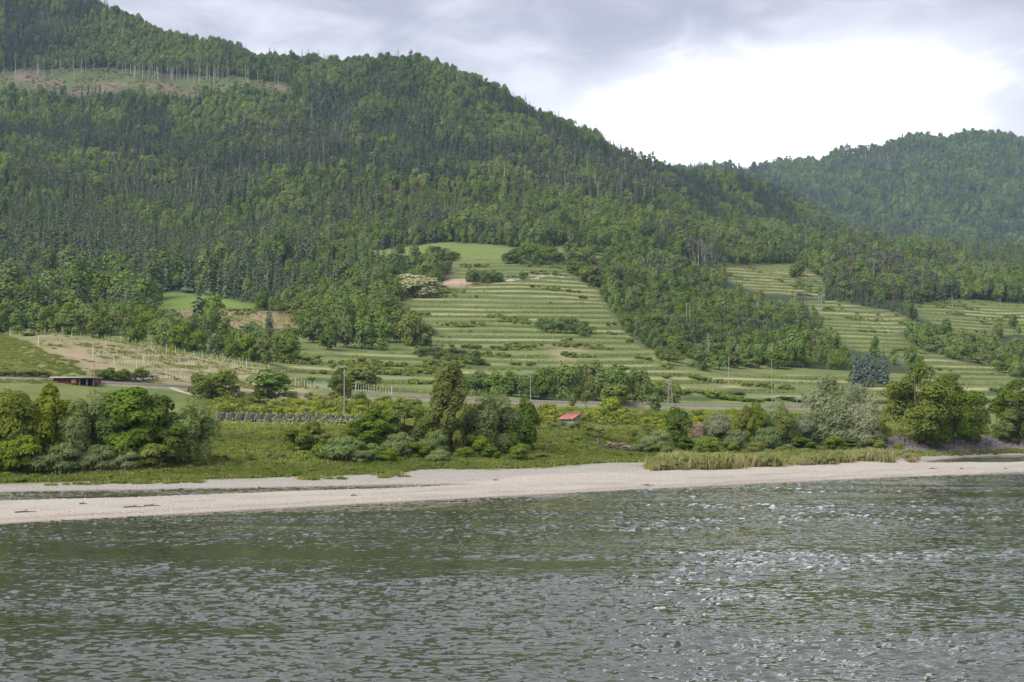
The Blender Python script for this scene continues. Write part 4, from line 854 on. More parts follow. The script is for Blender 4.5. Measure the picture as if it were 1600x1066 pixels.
wood([(1440, 524), (1500, 545), (1600, 558), (1640, 562), (1640, 590), (1590, 588), (1500, 566), (1450, 550)], 34, ['broad', 'middark', 'light'], (18, 32), (24, 36), 'slope_tree', 'green tree between the right terraced fields', 'wood between the right hand fields', 470, 9, 13)
wood([(1300, 442), (1420, 447), (1470, 468), (1400, 474), (1310, 464)], 28, ['broad', 'light', 'broad', 'pine'], (20, 32), (26, 40), 'slope_tree', 'tree in the wood above the right terraced field', 'wood above the right field', 600, 10, 12)
wood([(800, 400), (850, 398), (880, 410), (850, 416), (790, 412)], 14, ['light', 'broad', 'middark'], (18, 30), (22, 32), 'field_tree', 'bushy tree in the copse on the upper field', 'copse on the upper field', 600, 11, 10)
wood([(735, 440), (780, 438), (782, 445), (735, 446)], 6, ['middark', 'broad'], (18, 26), (20, 28), 'field_tree', 'dark round bush beside the bare field', 'dark bushes beside the bare field', 600, 12, 9)
wood([(815, 434), (828, 434), (828, 438), (815, 438)], 1, ['middark'], (13, 14), (18, 19), 'field_tree', 'single dark bush in the upper vineyard', None, 600, 13, 9)
wood([(835, 512), (900, 516), (935, 522), (930, 527), (840, 518)], 12, ['middark', 'broad', 'light'], (14, 24), (18, 26), 'terrace_bush', 'dark bush in the row across the lower terraces', 'bushes across the lower terraces', 500, 14, 8)
wood([(1255, 430), (1240, 450), (1230, 448), (1245, 428)], 2, ['light'], (24, 28), (22, 25), 'field_tree', 'lone green tree in the small upper right field', 'trees in the small upper right field', 600, 15, 10)
wood([(660, 548), (720, 556), (790, 572), (780, 578), (700, 566), (650, 556)], 14, ['middark', 'light', 'broad'], (12, 20), (16, 26), 'terrace_bush', 'bush along the lower left edge of the terraces', 'bushes along the terrace edge', 470, 16, 8)
wood([(150, 588), (225, 592), (230, 597), (150, 597)], 6, ['middark2', 'mid'], (12, 22), (22, 32), 'terrace_bush', 'green bush at the bottom of the knoll beside the pole', 'bushes at the knoll foot', 290, 17, 10)
wood([(600, 412), (700, 396), (720, 405), (640, 424), (560, 420)], 20, ['broad', 'light'], (10, 18), (16, 28), 'field_tree', 'low bush on the upper left field', 'bushes on the upper left field', 600, 18, 9)
# tall trees with bare trunks round the felled clearing
r = random.Random(5)
for i in range(84):
    x = r.choice([r.uniform(-20, 465), r.uniform(190, 400), r.uniform(200, 360)]); y = r.uniform(110, 128) + max(0, (x - 200))*0.04; p = at(x, y, 1200); kk = 'snag' if r.random() < 0.22 else 'bare'
    pi = r.choice(K[kk]); o = link_mesh('tall_beech' if kk == 'bare' else 'bare_trunk', PROTO[pi][0], None, p - Vector((0, 0, .3)), r.random()*6.28, (1.15, 1.15, r.uniform(.6, 1.3)))
    if kk == 'bare': tag(o, 'tall pale trunked tree above the felled clearing', 'tree', 'tall trees above the clearing')
    else: tag(o, 'nearly bare pale trunk left standing on the felled clearing', 'tree', 'bare trunks on the clearing')
for i in range(10):
    x = r.uniform(60, 440); p = at(x, r.uniform(128, 150), 1200); o = link_mesh('bare_trunk', PROTO[r.choice(K['snag'])][0], None, p, r.random()*6, (0.9, 0.9, r.uniform(.4, .8))); tag(o, 'nearly bare pale trunk left standing on the felled clearing', 'tree', 'bare trunks on the clearing')

# ------------------------------------------------------------------ vine rows on the terraces
def vine_strip(pts, seed, hgt=1.3, wid=0.5, dens=3.6, leaf=0.42, mat='leaf_vine', post_step=7.0, ground_off=0.35):
    """leafy trellis row along a polyline: returns (foliage mesh, trellis mesh)"""
    r = np.random.default_rng(seed); P = np.array(pts); seg = np.linalg.norm(np.diff(P[:, :2], axis=0), axis=1); s_ = np.concatenate([[0], seg.cumsum()]); L = s_[-1]
    n = int(L*dens); q = np.sort(r.random(n)*L); hole = fbm(q/9.0, q*0 + seed, 2, seed) > 0.30; q = q[hole]; n = len(q)
    X_ = np.interp(q, s_, P[:, 0]); Y_ = np.interp(q, s_, P[:, 1]); Z_ = np.interp(q, s_, P[:, 2])
    c = np.stack([X_ + r.normal(size=n)*wid*0.3, Y_ + r.normal(size=n)*wid*0.5, Z_ + ground_off + r.random(n)**0.8*hgt*(0.75 + 0.5*fbm(q/3.0, q*0, 2, seed + 5))], 1)
    m = MB(); nn = r.normal(size=(n, 3))*0.6 + np.array([0, -0.5, 0.7]); m.cards(c, nn, unit(n, r), leaf*(0.7 + 0.6*r.random(n)), leaf*0.62, 0, r.random(n))
    t = MB()
    for d in np.arange(0, L, post_step):
        x = np.interp(d, s_, P[:, 0]); y = np.interp(d, s_, P[:, 1]); z = np.interp(d, s_, P[:, 2]); t.tube([(x, y, z - .2), (x, y, z + hgt + 0.25)], 0.035, 4, 0, False)
    t.tube(np.stack([P[:, 0], P[:, 1], P[:, 2] + hgt*0.8], 1), 0.015, 3, 0, False)
    return m.mesh('foliage', [mat]), t.mesh('trellis', ['pole_wood'])
nrow = 0
FIELDTXT = {'centre': 'on the central hillside', 'rightA': 'of the small upper right field', 'rightB': 'of the right terraced field', 'rightC': 'of the far right field', 'rightD': 'behind the right thicket', 'brownvine': 'below the left meadow'}
for field in ('centre', 'rightA', 'rightB', 'rightC', 'rightD', 'brownvine'):
    M_ = MASK[field] & TERR & ~MASK['bare'] & ~MASK['bare2'] & (UPX[:, None] > -10) & (UPX[:, None] < 1620)
    if not M_.any(): continue
    k0 = int(np.floor(TZ[M_].min())); k1 = int(np.ceil(TZ[M_].max()))
    for lev in range(k0, k1 + 1):
        for fq in ((0.22,) if field != 'brownvine' else (0.1, 0.45, 0.8)):
            tv = lev + fq; above = (TZ >= tv) & (YG > 395); first = above.argmax(1); has = above.any(1)
            run = []; allruns = []
            for j in range(0, NU):
                ok = has[j] and first[j] > 0 and M_[j, first[j]]
                if ok and run and abs(EY[first[j]] - run[-1][1]) > 14: allruns.append(run); run = []
                if ok:
                    v = first[j]; y_ = EY[v]; run.append((UU[j]*y_, y_, HG[j, v]))
                elif run: allruns.append(run); run = []
            if run: allruns.append(run)
            for run in allruns:
                if len(run) < 7: continue
                L = math.dist(run[0][:2], run[-1][:2])
                if L < 16: continue
                nrow += 1; e = empty('vine_row', run[len(run)//2]); off = np.array(run[len(run)//2])
                fm, tmh = vine_strip(np.array(run) - off, nrow)
                link_mesh('foliage', fm, e); link_mesh('trellis', tmh, e)
                tag(e, 'green terraced vine row ' + FIELDTXT[field], 'vine row', 'vine rows ' + FIELDTXT[field])
print('vine rows', nrow)
# ------------------------------------------------------------------ young vineyard on the knoll: stakes with pale tubes
mb = MB(); mb.tube([(0, 0, -.2), (0, 0, 1.0), (0, 0, 1.9)], [0.06, 0.055, 0.05], 5, 0); STAKE = mb.mesh('stake', ['stake_white'])
mb = MB(); mb.tube([(0, 0, 0), (0, 0, 0.6)], [0.10, 0.09], 6, 0); TUBE = mb.mesh('plant_tube', ['tube_cream'])
mb = MB(); mb.tube([(0, 0, -.3), (0, 0, 1.2), (0.05, 0, 2.3)], [0.10, 0.095, 0.08], 6, 0); mb.box(-0.12, -0.12, 2.28, 0.2, 0.12, 2.34, 0); ENDPOST = mb.mesh('end_post', ['stake_white'])
def px_line(pts, step, dmin=0, d=None):
    P = [at(x, y, dmin) for x, y in pts] if d is None else [at_d(x, d) for x, y in pts]; out = []; s0 = 0.0
    for a, b in zip(P[:-1], P[1:]):
        L = (b - a).xy.length; n = max(1, int(L/step))
        for i in range(n):
            q = a.lerp(b, i/n); q.z = float(gz(np.array([q.x]), np.array([q.y]))[0]); out.append(q)
    return out + [P[-1]]
def stake_row(pts, step, label, tubes=True, stakes=2, dmin=290, group='young vine rows on the knoll', leafy=False):
    L = px_line(pts, step, dmin); e = empty('vine_row', L[0]); q0 = L[0]
    for i, p in enumerate(L):
        d = p - q0
        if i in (0, len(L)-1): link_mesh('end_post', ENDPOST, e, d, random.random()*6)
        elif i % stakes == 0: link_mesh('stake', STAKE, e, d, random.random()*6, (1, 1, random.uniform(.8, 1.15)))
        if tubes: link_mesh('plant_tube', TUBE, e, d + Vector((0.35, 0.05, 0)), 0, (1, 1, random.uniform(.8, 1.15)))
    m = MB(); m.tube(np.array([tuple(p - q0 + Vector((0, 0, 1.35))) for p in L]), 0.012, 3, 0, False); m.obj('wire', 'rail_steel', e)
    if leafy:
        fm, _ = vine_strip(np.array([tuple(p - q0) for p in L]), int(pts[0][1]), 1.1, 0.4, 8.0, 0.26); link_mesh('foliage', fm, e)
    tag(e, label, 'vine row', group); return e
stake_row([(145, 556), (230, 557), (310, 562), (385, 574)], 1.1, 'topmost row of white tubes on the tan knoll vineyard', stakes=2, leafy=True)
stake_row([(178, 568), (260, 569), (340, 573), (420, 580)], 1.1, 'second row of white tubes from the top on the knoll', stakes=5, leafy=True)
stake_row([(214, 580), (280, 580), (350, 583), (440, 590)], 1.1, 'third row of white tubes from the top on the knoll', stakes=6, leafy=True)
stake_row([(235, 592), (300, 592), (370, 596)], 1.1, 'lowest row of white tubes on the tan knoll vineyard', stakes=5)
stake_row([(16, 527), (70, 524), (140, 530), (200, 538), (260, 549), (330, 563), (385, 577)], 2.2, 'line of posts along the crest of the knoll', False, 1, leafy=True)
stake_row([(60, 540), (130, 543), (200, 549), (260, 555)], 2.6, 'sparse green row just below the knoll crest', False, 2, leafy=True)
for i, x in enumerate(range(-60, 80, 13)): plant_px('hedge_tree', rr.choice(['orchard3', 'middark']), x, 588, 576 + rr.random()*3, 17, 'small tree in the row on the knoll grass', 'tree', 'row of small trees on the knoll', dmin=290)
stake_row([(462, 603), (490, 606), (517, 609)], 0.8, 'short line of white stakes left of the tall wooden pole', False, 1, 320, 'stakes by the railway')
stake_row([(556, 611), (580, 614), (612, 617)], 0.9, 'short line of white stakes right of the tall wooden pole', False, 1, 320, 'stakes by the railway')
# rows under dark nets on the flat
def netted_row(x0, x1, d0, d1, label, n, hgt=2.0):
    a = at_d(x0, d0); b = at_d(x1, d1); e = empty('netted_vine_row', a); L = (b - a); ax = L.xy.normalized()
    for i in range(n + 1):
        p = a.lerp(b, i/n); p.z = float(gz(np.array([p.x]), np.array([p.y]))[0]); m = MB()
        m.tube([(-.2, -.22, -.2), (0.5*ax.x - .2, 0.5*ax.y - .22, hgt + 0.1)], 0.03, 5, 0); o = m.obj('post', 'stake_white', e, loc=p - a)
        if i < n:
            q = a.lerp(b, (i + 1)/n); q.z = float(gz(np.array([q.x]), np.array([q.y]))[0]); m = MB(); dl = q - p; V = []
            nx = Vector((-ax.y, ax.x, 0)); sag = random.uniform(.0, .08); top0 = Vector((0, 0, hgt)); lo = Vector((0, 0, .75))
            V = [lo - nx*.1, lo + dl - nx*.1, lo + dl + nx*.1, lo + nx*.1, top0 - nx*.07, top0 + dl - nx*.07 - Vector((0, 0, sag)), top0 + dl + nx*.07 - Vector((0, 0, sag)), top0 + nx*.07]; m.hexa([tuple(v) for v in V])
            m.obj('net_panel', 'net_dark', e, loc=p - a)
    fm, _ = vine_strip(np.array([tuple(a.lerp(b, t_) - a) for t_ in np.linspace(0, 1, 30)]), int(x0), 0.9, 0.9, 7, 0.24); link_mesh('foliage', fm, e)
    tag(e, label, 'vine row', 'netted vine rows on the flat'); return e
netted_row(338, 600, 246, 246, 'upper vine row under dark nets on the flat by the tall pole', 17)
netted_row(338, 575, 239, 239, 'middle vine row under dark nets on the flat', 16, 1.7)
def bush_row(x0, x1, d, label, seed, hgt=1.4):
    a = at_d(x0, d); P = [at_d(x, d) for x in np.linspace(x0, x1, 40)]; e = empty('vine_row', a)
    fm, tm_ = vine_strip(np.array([tuple(p - a) for p in P]), seed, hgt, 0.9, 14, 0.24, post_step=2.6); link_mesh('foliage', fm, e); link_mesh('trellis', tm_, e); tag(e, label, 'vine row', 'vine rows on the flat')
bush_row(325, 560, 226, 'leafy vine row in front of the netted rows', 901)
bush_row(325, 560, 219, 'nearest leafy vine row at the top of the bank slope', 902)
bush_row(340, 640, 256, 'yellow green vine row behind the netted rows', 903, 1.8)
bush_row(340, 640, 263, 'second yellow green vine row behind the netted rows', 904, 1.8)

# ------------------------------------------------------------------ buildings, poles, railway
def shed():
    p = at_d(891, 268); e = empty('shed', p, math.radians(-36)); W_, D_, h0, h1 = 2.9, 2.7, 1.75, 2.75        # low in front, high at the back
    x = W_/2; y = D_/2; n = 10
    def plank(q0, q1, z0, z1, nx, ny, th):
        m = MB(); m.hexa([(q0[0], q0[1], -.1), (q1[0], q1[1], -.1), (q1[0]+nx*th, q1[1]+ny*th, -.1), (q0[0]+nx*th, q0[1]+ny*th, -.1), (q0[0], q0[1], z0), (q1[0], q1[1], z1), (q1[0]+nx*th, q1[1]+ny*th, z1), (q0[0]+nx*th, q0[1]+ny*th, z0)]); m.obj('plank', 'plank_grey', e)
    for i in range(n):
        a, b = i/n + .006, (i + 1)/n - .006; th = .03 + .01*(i % 2)
        plank((-x + W_*a, -y), (-x + W_*b, -y), h0, h0, 0, -1, th); plank((-x + W_*a, y), (-x + W_*b, y), h1, h1, 0, 1, th)
        plank((x, -y + D_*a), (x, -y + D_*b), h0 + (h1 - h0)*a, h0 + (h1 - h0)*b, 1, 0, th); plank((-x, -y + D_*a), (-x, -y + D_*b), h0 + (h1 - h0)*a, h0 + (h1 - h0)*b, -1, 0, th)
    for (cx_, cy_, hh) in ((-x, -y, h0), (x, -y, h0), (-x, y, h1), (x, y, h1)):
        m = MB(); m.box(cx_ - .07, cy_ - .07, -.2, cx_ + .07, cy_ + .07, hh - .02, 0); m.obj('corner_post', 'pole_wood', e)
    roof = empty('roof', (0, 0, 0)); roof.parent = e; s0 = (h1 - h0)/D_; o_ = .32; za = h0 - o_*s0 + .05; zb = h1 + o_*s0 + .05
    for i in range(n):
        xa = -x - o_ + (W_ + 2*o_)*i/n; xb = xa + (W_ + 2*o_)/n - .015; dz = .012*(i % 2); m = MB()
        m.hexa([(xa, -y - o_, za), (xb, -y - o_, za), (xb, y + o_, zb), (xa, y + o_, zb), (xa, -y - o_, za + .06 + dz), (xb, -y - o_, za + .06 + dz), (xb, y + o_, zb + .06 + dz), (xa, y + o_, zb + .06 + dz)]); m.obj('roof_panel', 'roof_red', roof)
    m = MB(); m.box(-x - o_ - .01, -y - o_ - .04, za - .10, x + o_ + .01, -y - o_ - .005, za + .05); m.obj('fascia', 'roof_red', roof)
    tag(e, 'small grey plank shed with slanted red roof in the orchard', 'shed')
shed()
def red_shelter():
    d = 316; a = at_d(84, d); b = at_d(146, d); L = (b - a).length; e = empty('shelter', a, math.atan2(b.y - a.y, b.x - a.x)); top = zof(589, d) - a.z; base = -1.5
    m = MB(); m.box(-0.1, 0, base, L*0.62, 0.25, top - .25); m.obj('wall', 'wall_red', e)
    m = MB(); m.box(-0.1, 5.0, base, L, 5.25, top - .25); m.obj('back_wall', 'wall_red', e)
    m = MB(); m.box(L - .2, 0, base, L, 5.2, top - .25); m.obj('side_wall', 'wall_red', e)
    for k in range(9):
        m = MB(); m.box(k*L*0.62/9, -0.05, base, k*L*0.62/9 + .08, 0.02, top - .26); m.obj('batten', 'wall_red', e)
    m = MB(); m.box(L*.44, -.12, top - 1.5, L*.56, -.02, top - .55); m.obj('board', 'board_yellow', e)
    m = MB(); m.box(-.6, -.8, top - .22, L + .3, 5.6, top); r_ = m.obj('roof', 'roof_pale', e)
    m = MB(); m.box(-.6, -.84, top - .3, L + .3, -.805, top - .02); m.obj('eaves_board', 'roof_pale', e)
    for k in (0.64, 0.82, 0.98):
        m = MB(); m.box(L*k, -.05, base, L*k + .15, .12, top - .25); m.obj('post', 'pole_wood', e)
    tag(e, 'low dark red shelter with pale flat roof behind the left thicket', 'shelter')
red_shelter()
def pole(x, yt, d, label, kind='single', group='wooden power poles', arm=True, rad=0.13):
    rad *= 0.75
    p = at_d(x, d); h = zof(yt, d) - p.z; e = empty('power_pole', p, random.uniform(-.3, .3))
    if kind == 'single':
        m = MB(); m.tube([(0, 0, -.5), (0, 0, h*.5), (0, 0, h)], [rad, rad*.85, rad*.65], 8, 0); m.obj('mast', 'pole_wood', e)
    else:
        sp_ = 0.9 if kind == 'frame' else 0.75; topx = 0.12 if kind == 'frame' else 0.75
        for sx in (-1, 1):
            m = MB(); m.tube([(sx*sp_, 0, -.5), (sx*topx, 0, h)], [rad, rad*.7], 8, 0); m.obj('leg', 'pole_wood', e)
        for z in (0.35, 0.7):
            xx = sp_ + (topx - sp_)*z; m = MB(); m.box(-xx - .1, -.17, h*z - .06, xx + .1, -.1, h*z + .06); m.obj('brace', 'pole_wood', e)
    if arm:
        m = MB(); m.box(-.8, -.2, h - .62, .8, -.1, h - .48); m.obj('crossarm', 'pole_wood', e)
        for sx in (-.7, 0, .7):
            m = MB(); m.tube([(sx, -.15, h - .47), (sx, -.15, h - .34), (sx, -.15, h - .3), (sx, -.15, h - .16)], [.03, .07, .05, .04], 6, 0); m.obj('insulator', 'insulator', e)
    tag(e, label, 'power pole', group)
pole(147, 553, 318, 'wooden pole standing beside the red shelter', arm=False, rad=.15)
pole(538, 569, 250, 'tallest pale wooden pole, in front of the olive tree on the flat', arm=True, rad=.14)
pole(829, 586, 372, 'wooden pole with crossarm at the railway in the middle', rad=.15)
pole(1047, 592, 385, 'wooden frame pole with two legs near the railway', 'frame', rad=.13)
pole(1139, 556, 500, 'wooden pole on the low terrace left of the taller one', rad=.16, arm=False)
pole(1206, 562, 440, 'tall thin pole behind the yellow green right bank bush', rad=.15, arm=False)
pole(1245, 600, 430, 'short pole just left of the largest silver willow', rad=.13, arm=False)
pole(1076, 473, 680, 'twin legged pole inside the wood right of the terraces', 'twin', rad=.2)
pole(1283, 456, 850, 'twin legged pole below the small upper right field', 'twin', rad=.22)
pole(1490, 464, 960, 'far pole above the right hand fields, left of a pair', rad=.26)
pole(1565, 466, 1000, 'far pole above the right hand fields, right of a pair', rad=.26)
pole(1107, 519, 600, 'thin pole sticking out of the wood right of the terraces', rad=.18, arm=False)
pole(1579, 545, 700, 'thin pole among trees at the right edge', rad=.2, arm=False)
pole(698, 388, 860, 'small pale marker post on the upper field', rad=.3, arm=False)
# railway: bed, rails
def ribbon(rowA, rowB, t0, t1, zo, name, mat, th=0.0):
    sel = (UPX > -400) & (UPX < 1900); ya = RY[rowA][sel]*(1 - t0) + RY[rowB][sel]*t0; yb = RY[rowA][sel]*(1 - t1) + RY[rowB][sel]*t1; u = UU[sel]; n = len(u)
    za = gz(u*ya, ya) + zo; zb = gz(u*yb, yb) + zo; z = np.maximum(za, zb)
    V = np.concatenate([np.stack([u*ya, ya, z], 1), np.stack([u*yb, yb, z], 1), np.stack([u*ya, ya, z - th], 1), np.stack([u*yb, yb, z - th], 1)])
    i = np.arange(n - 1); m = MB(); m.quads(V, np.concatenate([np.stack([i, i+1, n+i+1, n+i], 1), np.stack([2*n+i, 2*n+i+1, i+1, i], 1), np.stack([n+i, n+i+1, 3*n+i+1, 3*n+i], 1)])); return m.obj(name, mat)
rb = ribbon(13, 14, 0.08, 0.80, 0.35, 'railway_bed', 'ballast', 0.5); rb['kind'] = 'structure'
for k in (0.30, 0.52):
    o = ribbon(13, 14, k, k + 0.012, 0.52, 'rail', 'rail_steel', 0.16); o.parent = rb
tw = ribbon(12, 13, 0.88, 0.96, 0.5, 'retaining_edge', 'concrete', 0.7); tw['kind'] = 'structure'
# dirt track on the flat and field paths
def path(pts, wid, name, mat, dmin=0):
    L = px_line(pts, 1.5, dmin); P = np.array([tuple(p) for p in L]); T = np.gradient(P[:, :2], axis=0); T /= np.linalg.norm(T, axis=1, keepdims=True); Nn = np.stack([-T[:, 1], T[:, 0]], 1)*wid/2
    V = []; nx = 5
    for k in np.linspace(-1, 1, nx): q = P[:, :2] + Nn*k; V.append(np.stack([q[:, 0], q[:, 1], gz(q[:, 0], q[:, 1]) + 0.05], 1))
    n = len(P); V = np.concatenate(V); i = np.arange(n - 1); m = MB()
    m.quads(V, np.concatenate([np.stack([a*n + i, a*n + i + 1, (a+1)*n + i + 1, (a+1)*n + i], 1) for a in range(nx - 1)])); o = m.obj(name, mat); o['kind'] = 'structure'; return o
flat_mat('track_dirt', (0.36, 0.32, 0.24), 0.95, 0.3, 0.8)
path([(268, 606), (300, 617), (330, 625), (380, 633), (440, 638)], 2.4, 'dirt_track', 'track_dirt')
path([(880, 434), (860, 430), (830, 436), (790, 440)], 2.6, 'field_path', 'track_dirt', 500)
# yellow guard rail on the low terrace at the right
a = at_d(1046, 470); b = at_d(1114, 470); e = empty('guard_rail', a)
for i in range(18):
    p = a.lerp(b, i/17); p.z = float(gz(np.array([p.x]), np.array([p.y]))[0]); m = MB(); m.box(-.07, -.07, -.3, .07, .07, 1.3); m.obj('post', 'rail_yellow', e, loc=p - a)
for z in (0.65, 1.15):
    m = MB(); m.tube([(0, 0, z), tuple(b - a + Vector((0, 0, z)))], 0.06, 5, 0); m.obj('rail', 'rail_yellow', e)
tag(e, 'pale yellow post and rail fence on the low terrace at the right', 'fence')
# two white cars half hidden between the right hand trees
def car(x, d, label, rz):
    p = at_d(x, d); e = empty('parked_car', p, rz)
    m = MB(); prof = [(-2.1, .35), (-2.15, .8), (-1.5, .95), (-.9, 1.5), (.9, 1.5), (1.6, .95), (2.1, .85), (2.15, .35)]
    V = [(x_, -.85, z) for x_, z in prof] + [(x_, .85, z) for x_, z in prof]; n = len(prof)
    m.quads(V, [[i, i+1, n+i+1, n+i] for i in range(n-1)] + [[0, 7, 6, 1], [1, 6, 5, 2], [2, 5, 4, 3], [n+1, n+6, n+7, n], [n+2, n+5, n+6, n+1], [n+3, n+4, n+5, n+2]]); m.obj('body', 'car_white', e)
    for sy in (-1, 1):
        m = MB(); m.hexa([(-1.2, sy*.86, 1.0), (1.25, sy*.86, 1.0), (1.25, sy*.88, 1.0), (-1.2, sy*.88, 1.0), (-.85, sy*.86, 1.42), (.85, sy*.86, 1.42), (.85, sy*.88, 1.42), (-.85, sy*.88, 1.42)]); m.obj('side_window', 'car_glass', e)
        for sx in (-1.3, 1.3):
            m = MB(); m.tube([(sx, sy*.7, .34), (sx, sy*.9, .34)], .34, 12, 0); m.obj('wheel', 'tyre', e)
    tag(e, label, 'car', 'white cars seen between the trees')
car(1457, 445, 'white car glimpsed between the large olive tree and the rightmost tree', .1)
car(1478, 445, 'white car close beside the rightmost tree on the road', .1)

# ------------------------------------------------------------------ brush pile, stump, driftwood, logs
def twigpile(x, y, wpx, hpx, n, label, name='brush_pile', mat='brush_wood', seed=1):
    r = np.random.default_rng(seed); p = at(x, y); W_ = wpx*p.y/F; H_ = hpx*p.y/F; e = empty(name, p); m = MB(); m2 = MB()
    for i in range(n):
        c = np.array([r.uniform(-.5, .5)*W_, r.uniform(-.4, .4)*1.5, 0]); c[2] = r.random()*H_*(1 - abs(c[0]/W_*2)**2)*0.9; d = unit(1, r)[0]*np.array([1, .6, .45]); l = r.uniform(.3, .9)
        (m if i % 4 else m2).tube([c - d*l, c + np.array([0, 0, .05]), c + d*l], [.05, .045, .02], 5, 0, False)
    m.obj('twigs', mat, e)['kind'] = 'stuff'; m2.obj('dead_sticks', 'bark_pale', e)['kind'] = 'stuff'; tag(e, label, 'brush pile')
twigpile(962, 703, 48, 13, 170, 'reddish brown pile of cut brush on the grassy bank')
p = at(934, 698); e = empty('tree_stump', p); m = MB(); m.tube([(0, 0, -.2), (.02, 0, .25), (.1, 0, .7), (.05, 0, 1.15)], [.42, .3, .26, .2], 9, 0); m.obj('stump_trunk', 'driftwood', e)
m = MB()
for a_ in range(5): m.tube([(0, 0, .15), (math.cos(a_*1.3)*.6, math.sin(a_*1.3)*.6, -.1)], [.14, .05], 5, 0, False)
m.obj('roots', 'driftwood', e); tag(e, 'weathered pale tree stump at the left end of the brush pile', 'stump')
DRIFT = [(1012, 759, 2.2, 'dark driftwood branch near the waterline in the middle of the gravel'), (553, 775, .9, 'small dark driftwood stub on the left gravel bar'), (210, 793, 2.6, 'long thin driftwood stick low on the left gravel'), (238, 791, 2.0, 'thin driftwood stick right of the long one on the left gravel'),
         (40, 801, 2.4, 'thin driftwood stick at the far left gravel'), (1458, 733, 1.6, 'forked driftwood piece on the right gravel spit'), (1503, 733, 1.0, 'small driftwood stub right of the forked piece'), (1572, 733, .9, 'small driftwood stub at the right edge of the gravel'), (775, 751, 1.0, 'little driftwood twig above the middle of the gravel bar'), (130, 788, .9, 'small driftwood twig on the left gravel bar')]
for i, (x, y, l, lb) in enumerate(DRIFT):
    r = np.random.default_rng(i + 70); p = at(x, y); e = empty('driftwood', p, r.uniform(-.4, .4)); l *= 0.6; m = MB(); m.tube([(-l/2, 0, .03), (-l*.1, .06, .07), (l/2, -.03, .04)], [.05, .05, .02], 6, 0); m.obj('branch', 'driftwood', e)
    m = MB(); m.tube([(-l*.1, .06, .07), (l*.1, .08, .22)], [.03, .015], 5, 0); m.obj('twig', 'driftwood', e); tag(e, lb, 'driftwood', 'driftwood on the gravel')
r = random.Random(12)
for i in range(46):
    x = r.choice([r.uniform(20, 80), r.uniform(150, 235), r.uniform(170, 230), r.uniform(240, 380)]); y = r.uniform(132, 143); p = at(x, y, 1200); m = MB(); L = r.uniform(5, 10)
    m.tube([(-L/2, 0, .3), (0, 0, .45), (L/2, 0, .3)], [.38, .34, .24], 6, 0); o = m.obj('felled_log', 'log_wood', loc=p); o.rotation_euler = (0, r.uniform(-.08, .08), r.uniform(-.5, .5)); tag(o, 'pale felled log lying on the clearing high on the hill', 'log', 'felled logs on the clearing')
for i in range(5):
    p = at(200 + i*9, 592 + (i % 2)*4, 290); r_ = np.random.default_rng(i); m = MB()
    for k in range(14): c = r_.uniform(-1, 1, 3)*np.array([1.6, .8, .35]) + np.array([0, 0, .4]); m.tube([c - np.array([.3, 0, 0]), c + np.array([.3, .05, .02])], [.28, .22], 5, 0)
    o = m.obj('rubble_heap', 'concrete', loc=p); o['kind'] = 'stuff'; tag(o, 'heap of pale rubble beside the lowest knoll row', 'rubble')

# ------------------------------------------------------------------ small ground cover: grass, weeds, stones
gcol = bpy.data.collections.new('ground_shapes')
def gshape(mb, name, mats): gcol.objects.link(bpy.data.objects.new('g_%02d_%s' % (len(gcol.objects), name), mb.mesh(name, mats)))
def tuft(seed, n, h, spread, mat, wid=0.025, lean=0.35, name='tuft'):
    r = np.random.default_rng(seed); m = MB(); b = np.stack([r.normal(size=n)*spread, r.normal(size=n)*spread, np.zeros(n)], 1); hh = h*(0.5 + 0.6*r.random(n))
    d = np.stack([r.normal(size=n)*lean + .15, r.normal(size=n)*lean, np.ones(n)], 1); d /= np.linalg.norm(d, axis=1, keepdims=True); tip = b + d*hh[:, None]; a = r.random(n)*6.28; sd = np.stack([np.cos(a), np.sin(a), 0*a], 1)*wid
    midp = b + d*hh[:, None]*.55 + np.array([0, 0, 0.04]); V = np.stack([b - sd, b + sd, midp + sd*1.4, midp - sd*1.4], 1).reshape(-1, 3); tt = r.random(n)
    m.quads(V, np.arange(4*n).reshape(-1, 4), 0, tt); V = np.stack([midp - sd*1.4, midp + sd*1.4, tip], 1).reshape(-1, 3); m.tris(V, np.arange(3*n).reshape(-1, 3), 0, tt); gshape(m, name, [mat])
for i in range(3): tuft(500 + i, 70, 0.55, 0.32, 'blade_grass', 0.05, 0.5)
for i in range(3): tuft(510 + i, 80, 1.15, 0.34, 'blade_dry', 0.035, 0.3)
tuft(520, 60, 0.9, 0.3, 'blade_pink', 0.035, 0.35)
for i in range(2):
    r = np.random.default_rng(530 + i); m = MB(); crown(m, r, 0.8, 0.0, 1.6, 8, 26, 0.17, 0, 0.5, lobe_r=.45); gshape(m, 'weed', ['leaf_green'])
def stone(seed, mat, sq=0.6, name='stone'):
    r = np.random.default_rng(seed); import bmesh
    bm = bmesh.new(); bmesh.ops.create_icosphere(bm, subdivisions=1, radius=1); V = np.array([v.co[:] for v in bm.verts]); Ff = np.array([[v.index for v in f.verts] for f in bm.faces]); bm.free()
    V = V*(0.75 + 0.5*r.random((len(V), 1)))*np.array([1.15, 0.9, sq]); m = MB(); m.tris(V, Ff); gshape(m, name, [mat])
stone(540, 'pebble'); stone(541, 'pebble', .5); stone(542, 'pebble_dark'); stone(543, 'rock', .8); stone(544, 'rock', .7); stone(545, 'rock', .9)
tuft(550, 70, 0.32, 0.4, 'blade_grass', 0.05, 0.7, 'short')
for i in range(2):
    r = np.random.default_rng(560 + i); m = MB(); crown(m, r, 1.2, -0.15, 1.7, 10, 46, 0.17, 0, 0.22, sweep=(0.3, 0, 1.0), lobe_r=.42); gshape(m, 'reedbush', ['leaf_reed'])
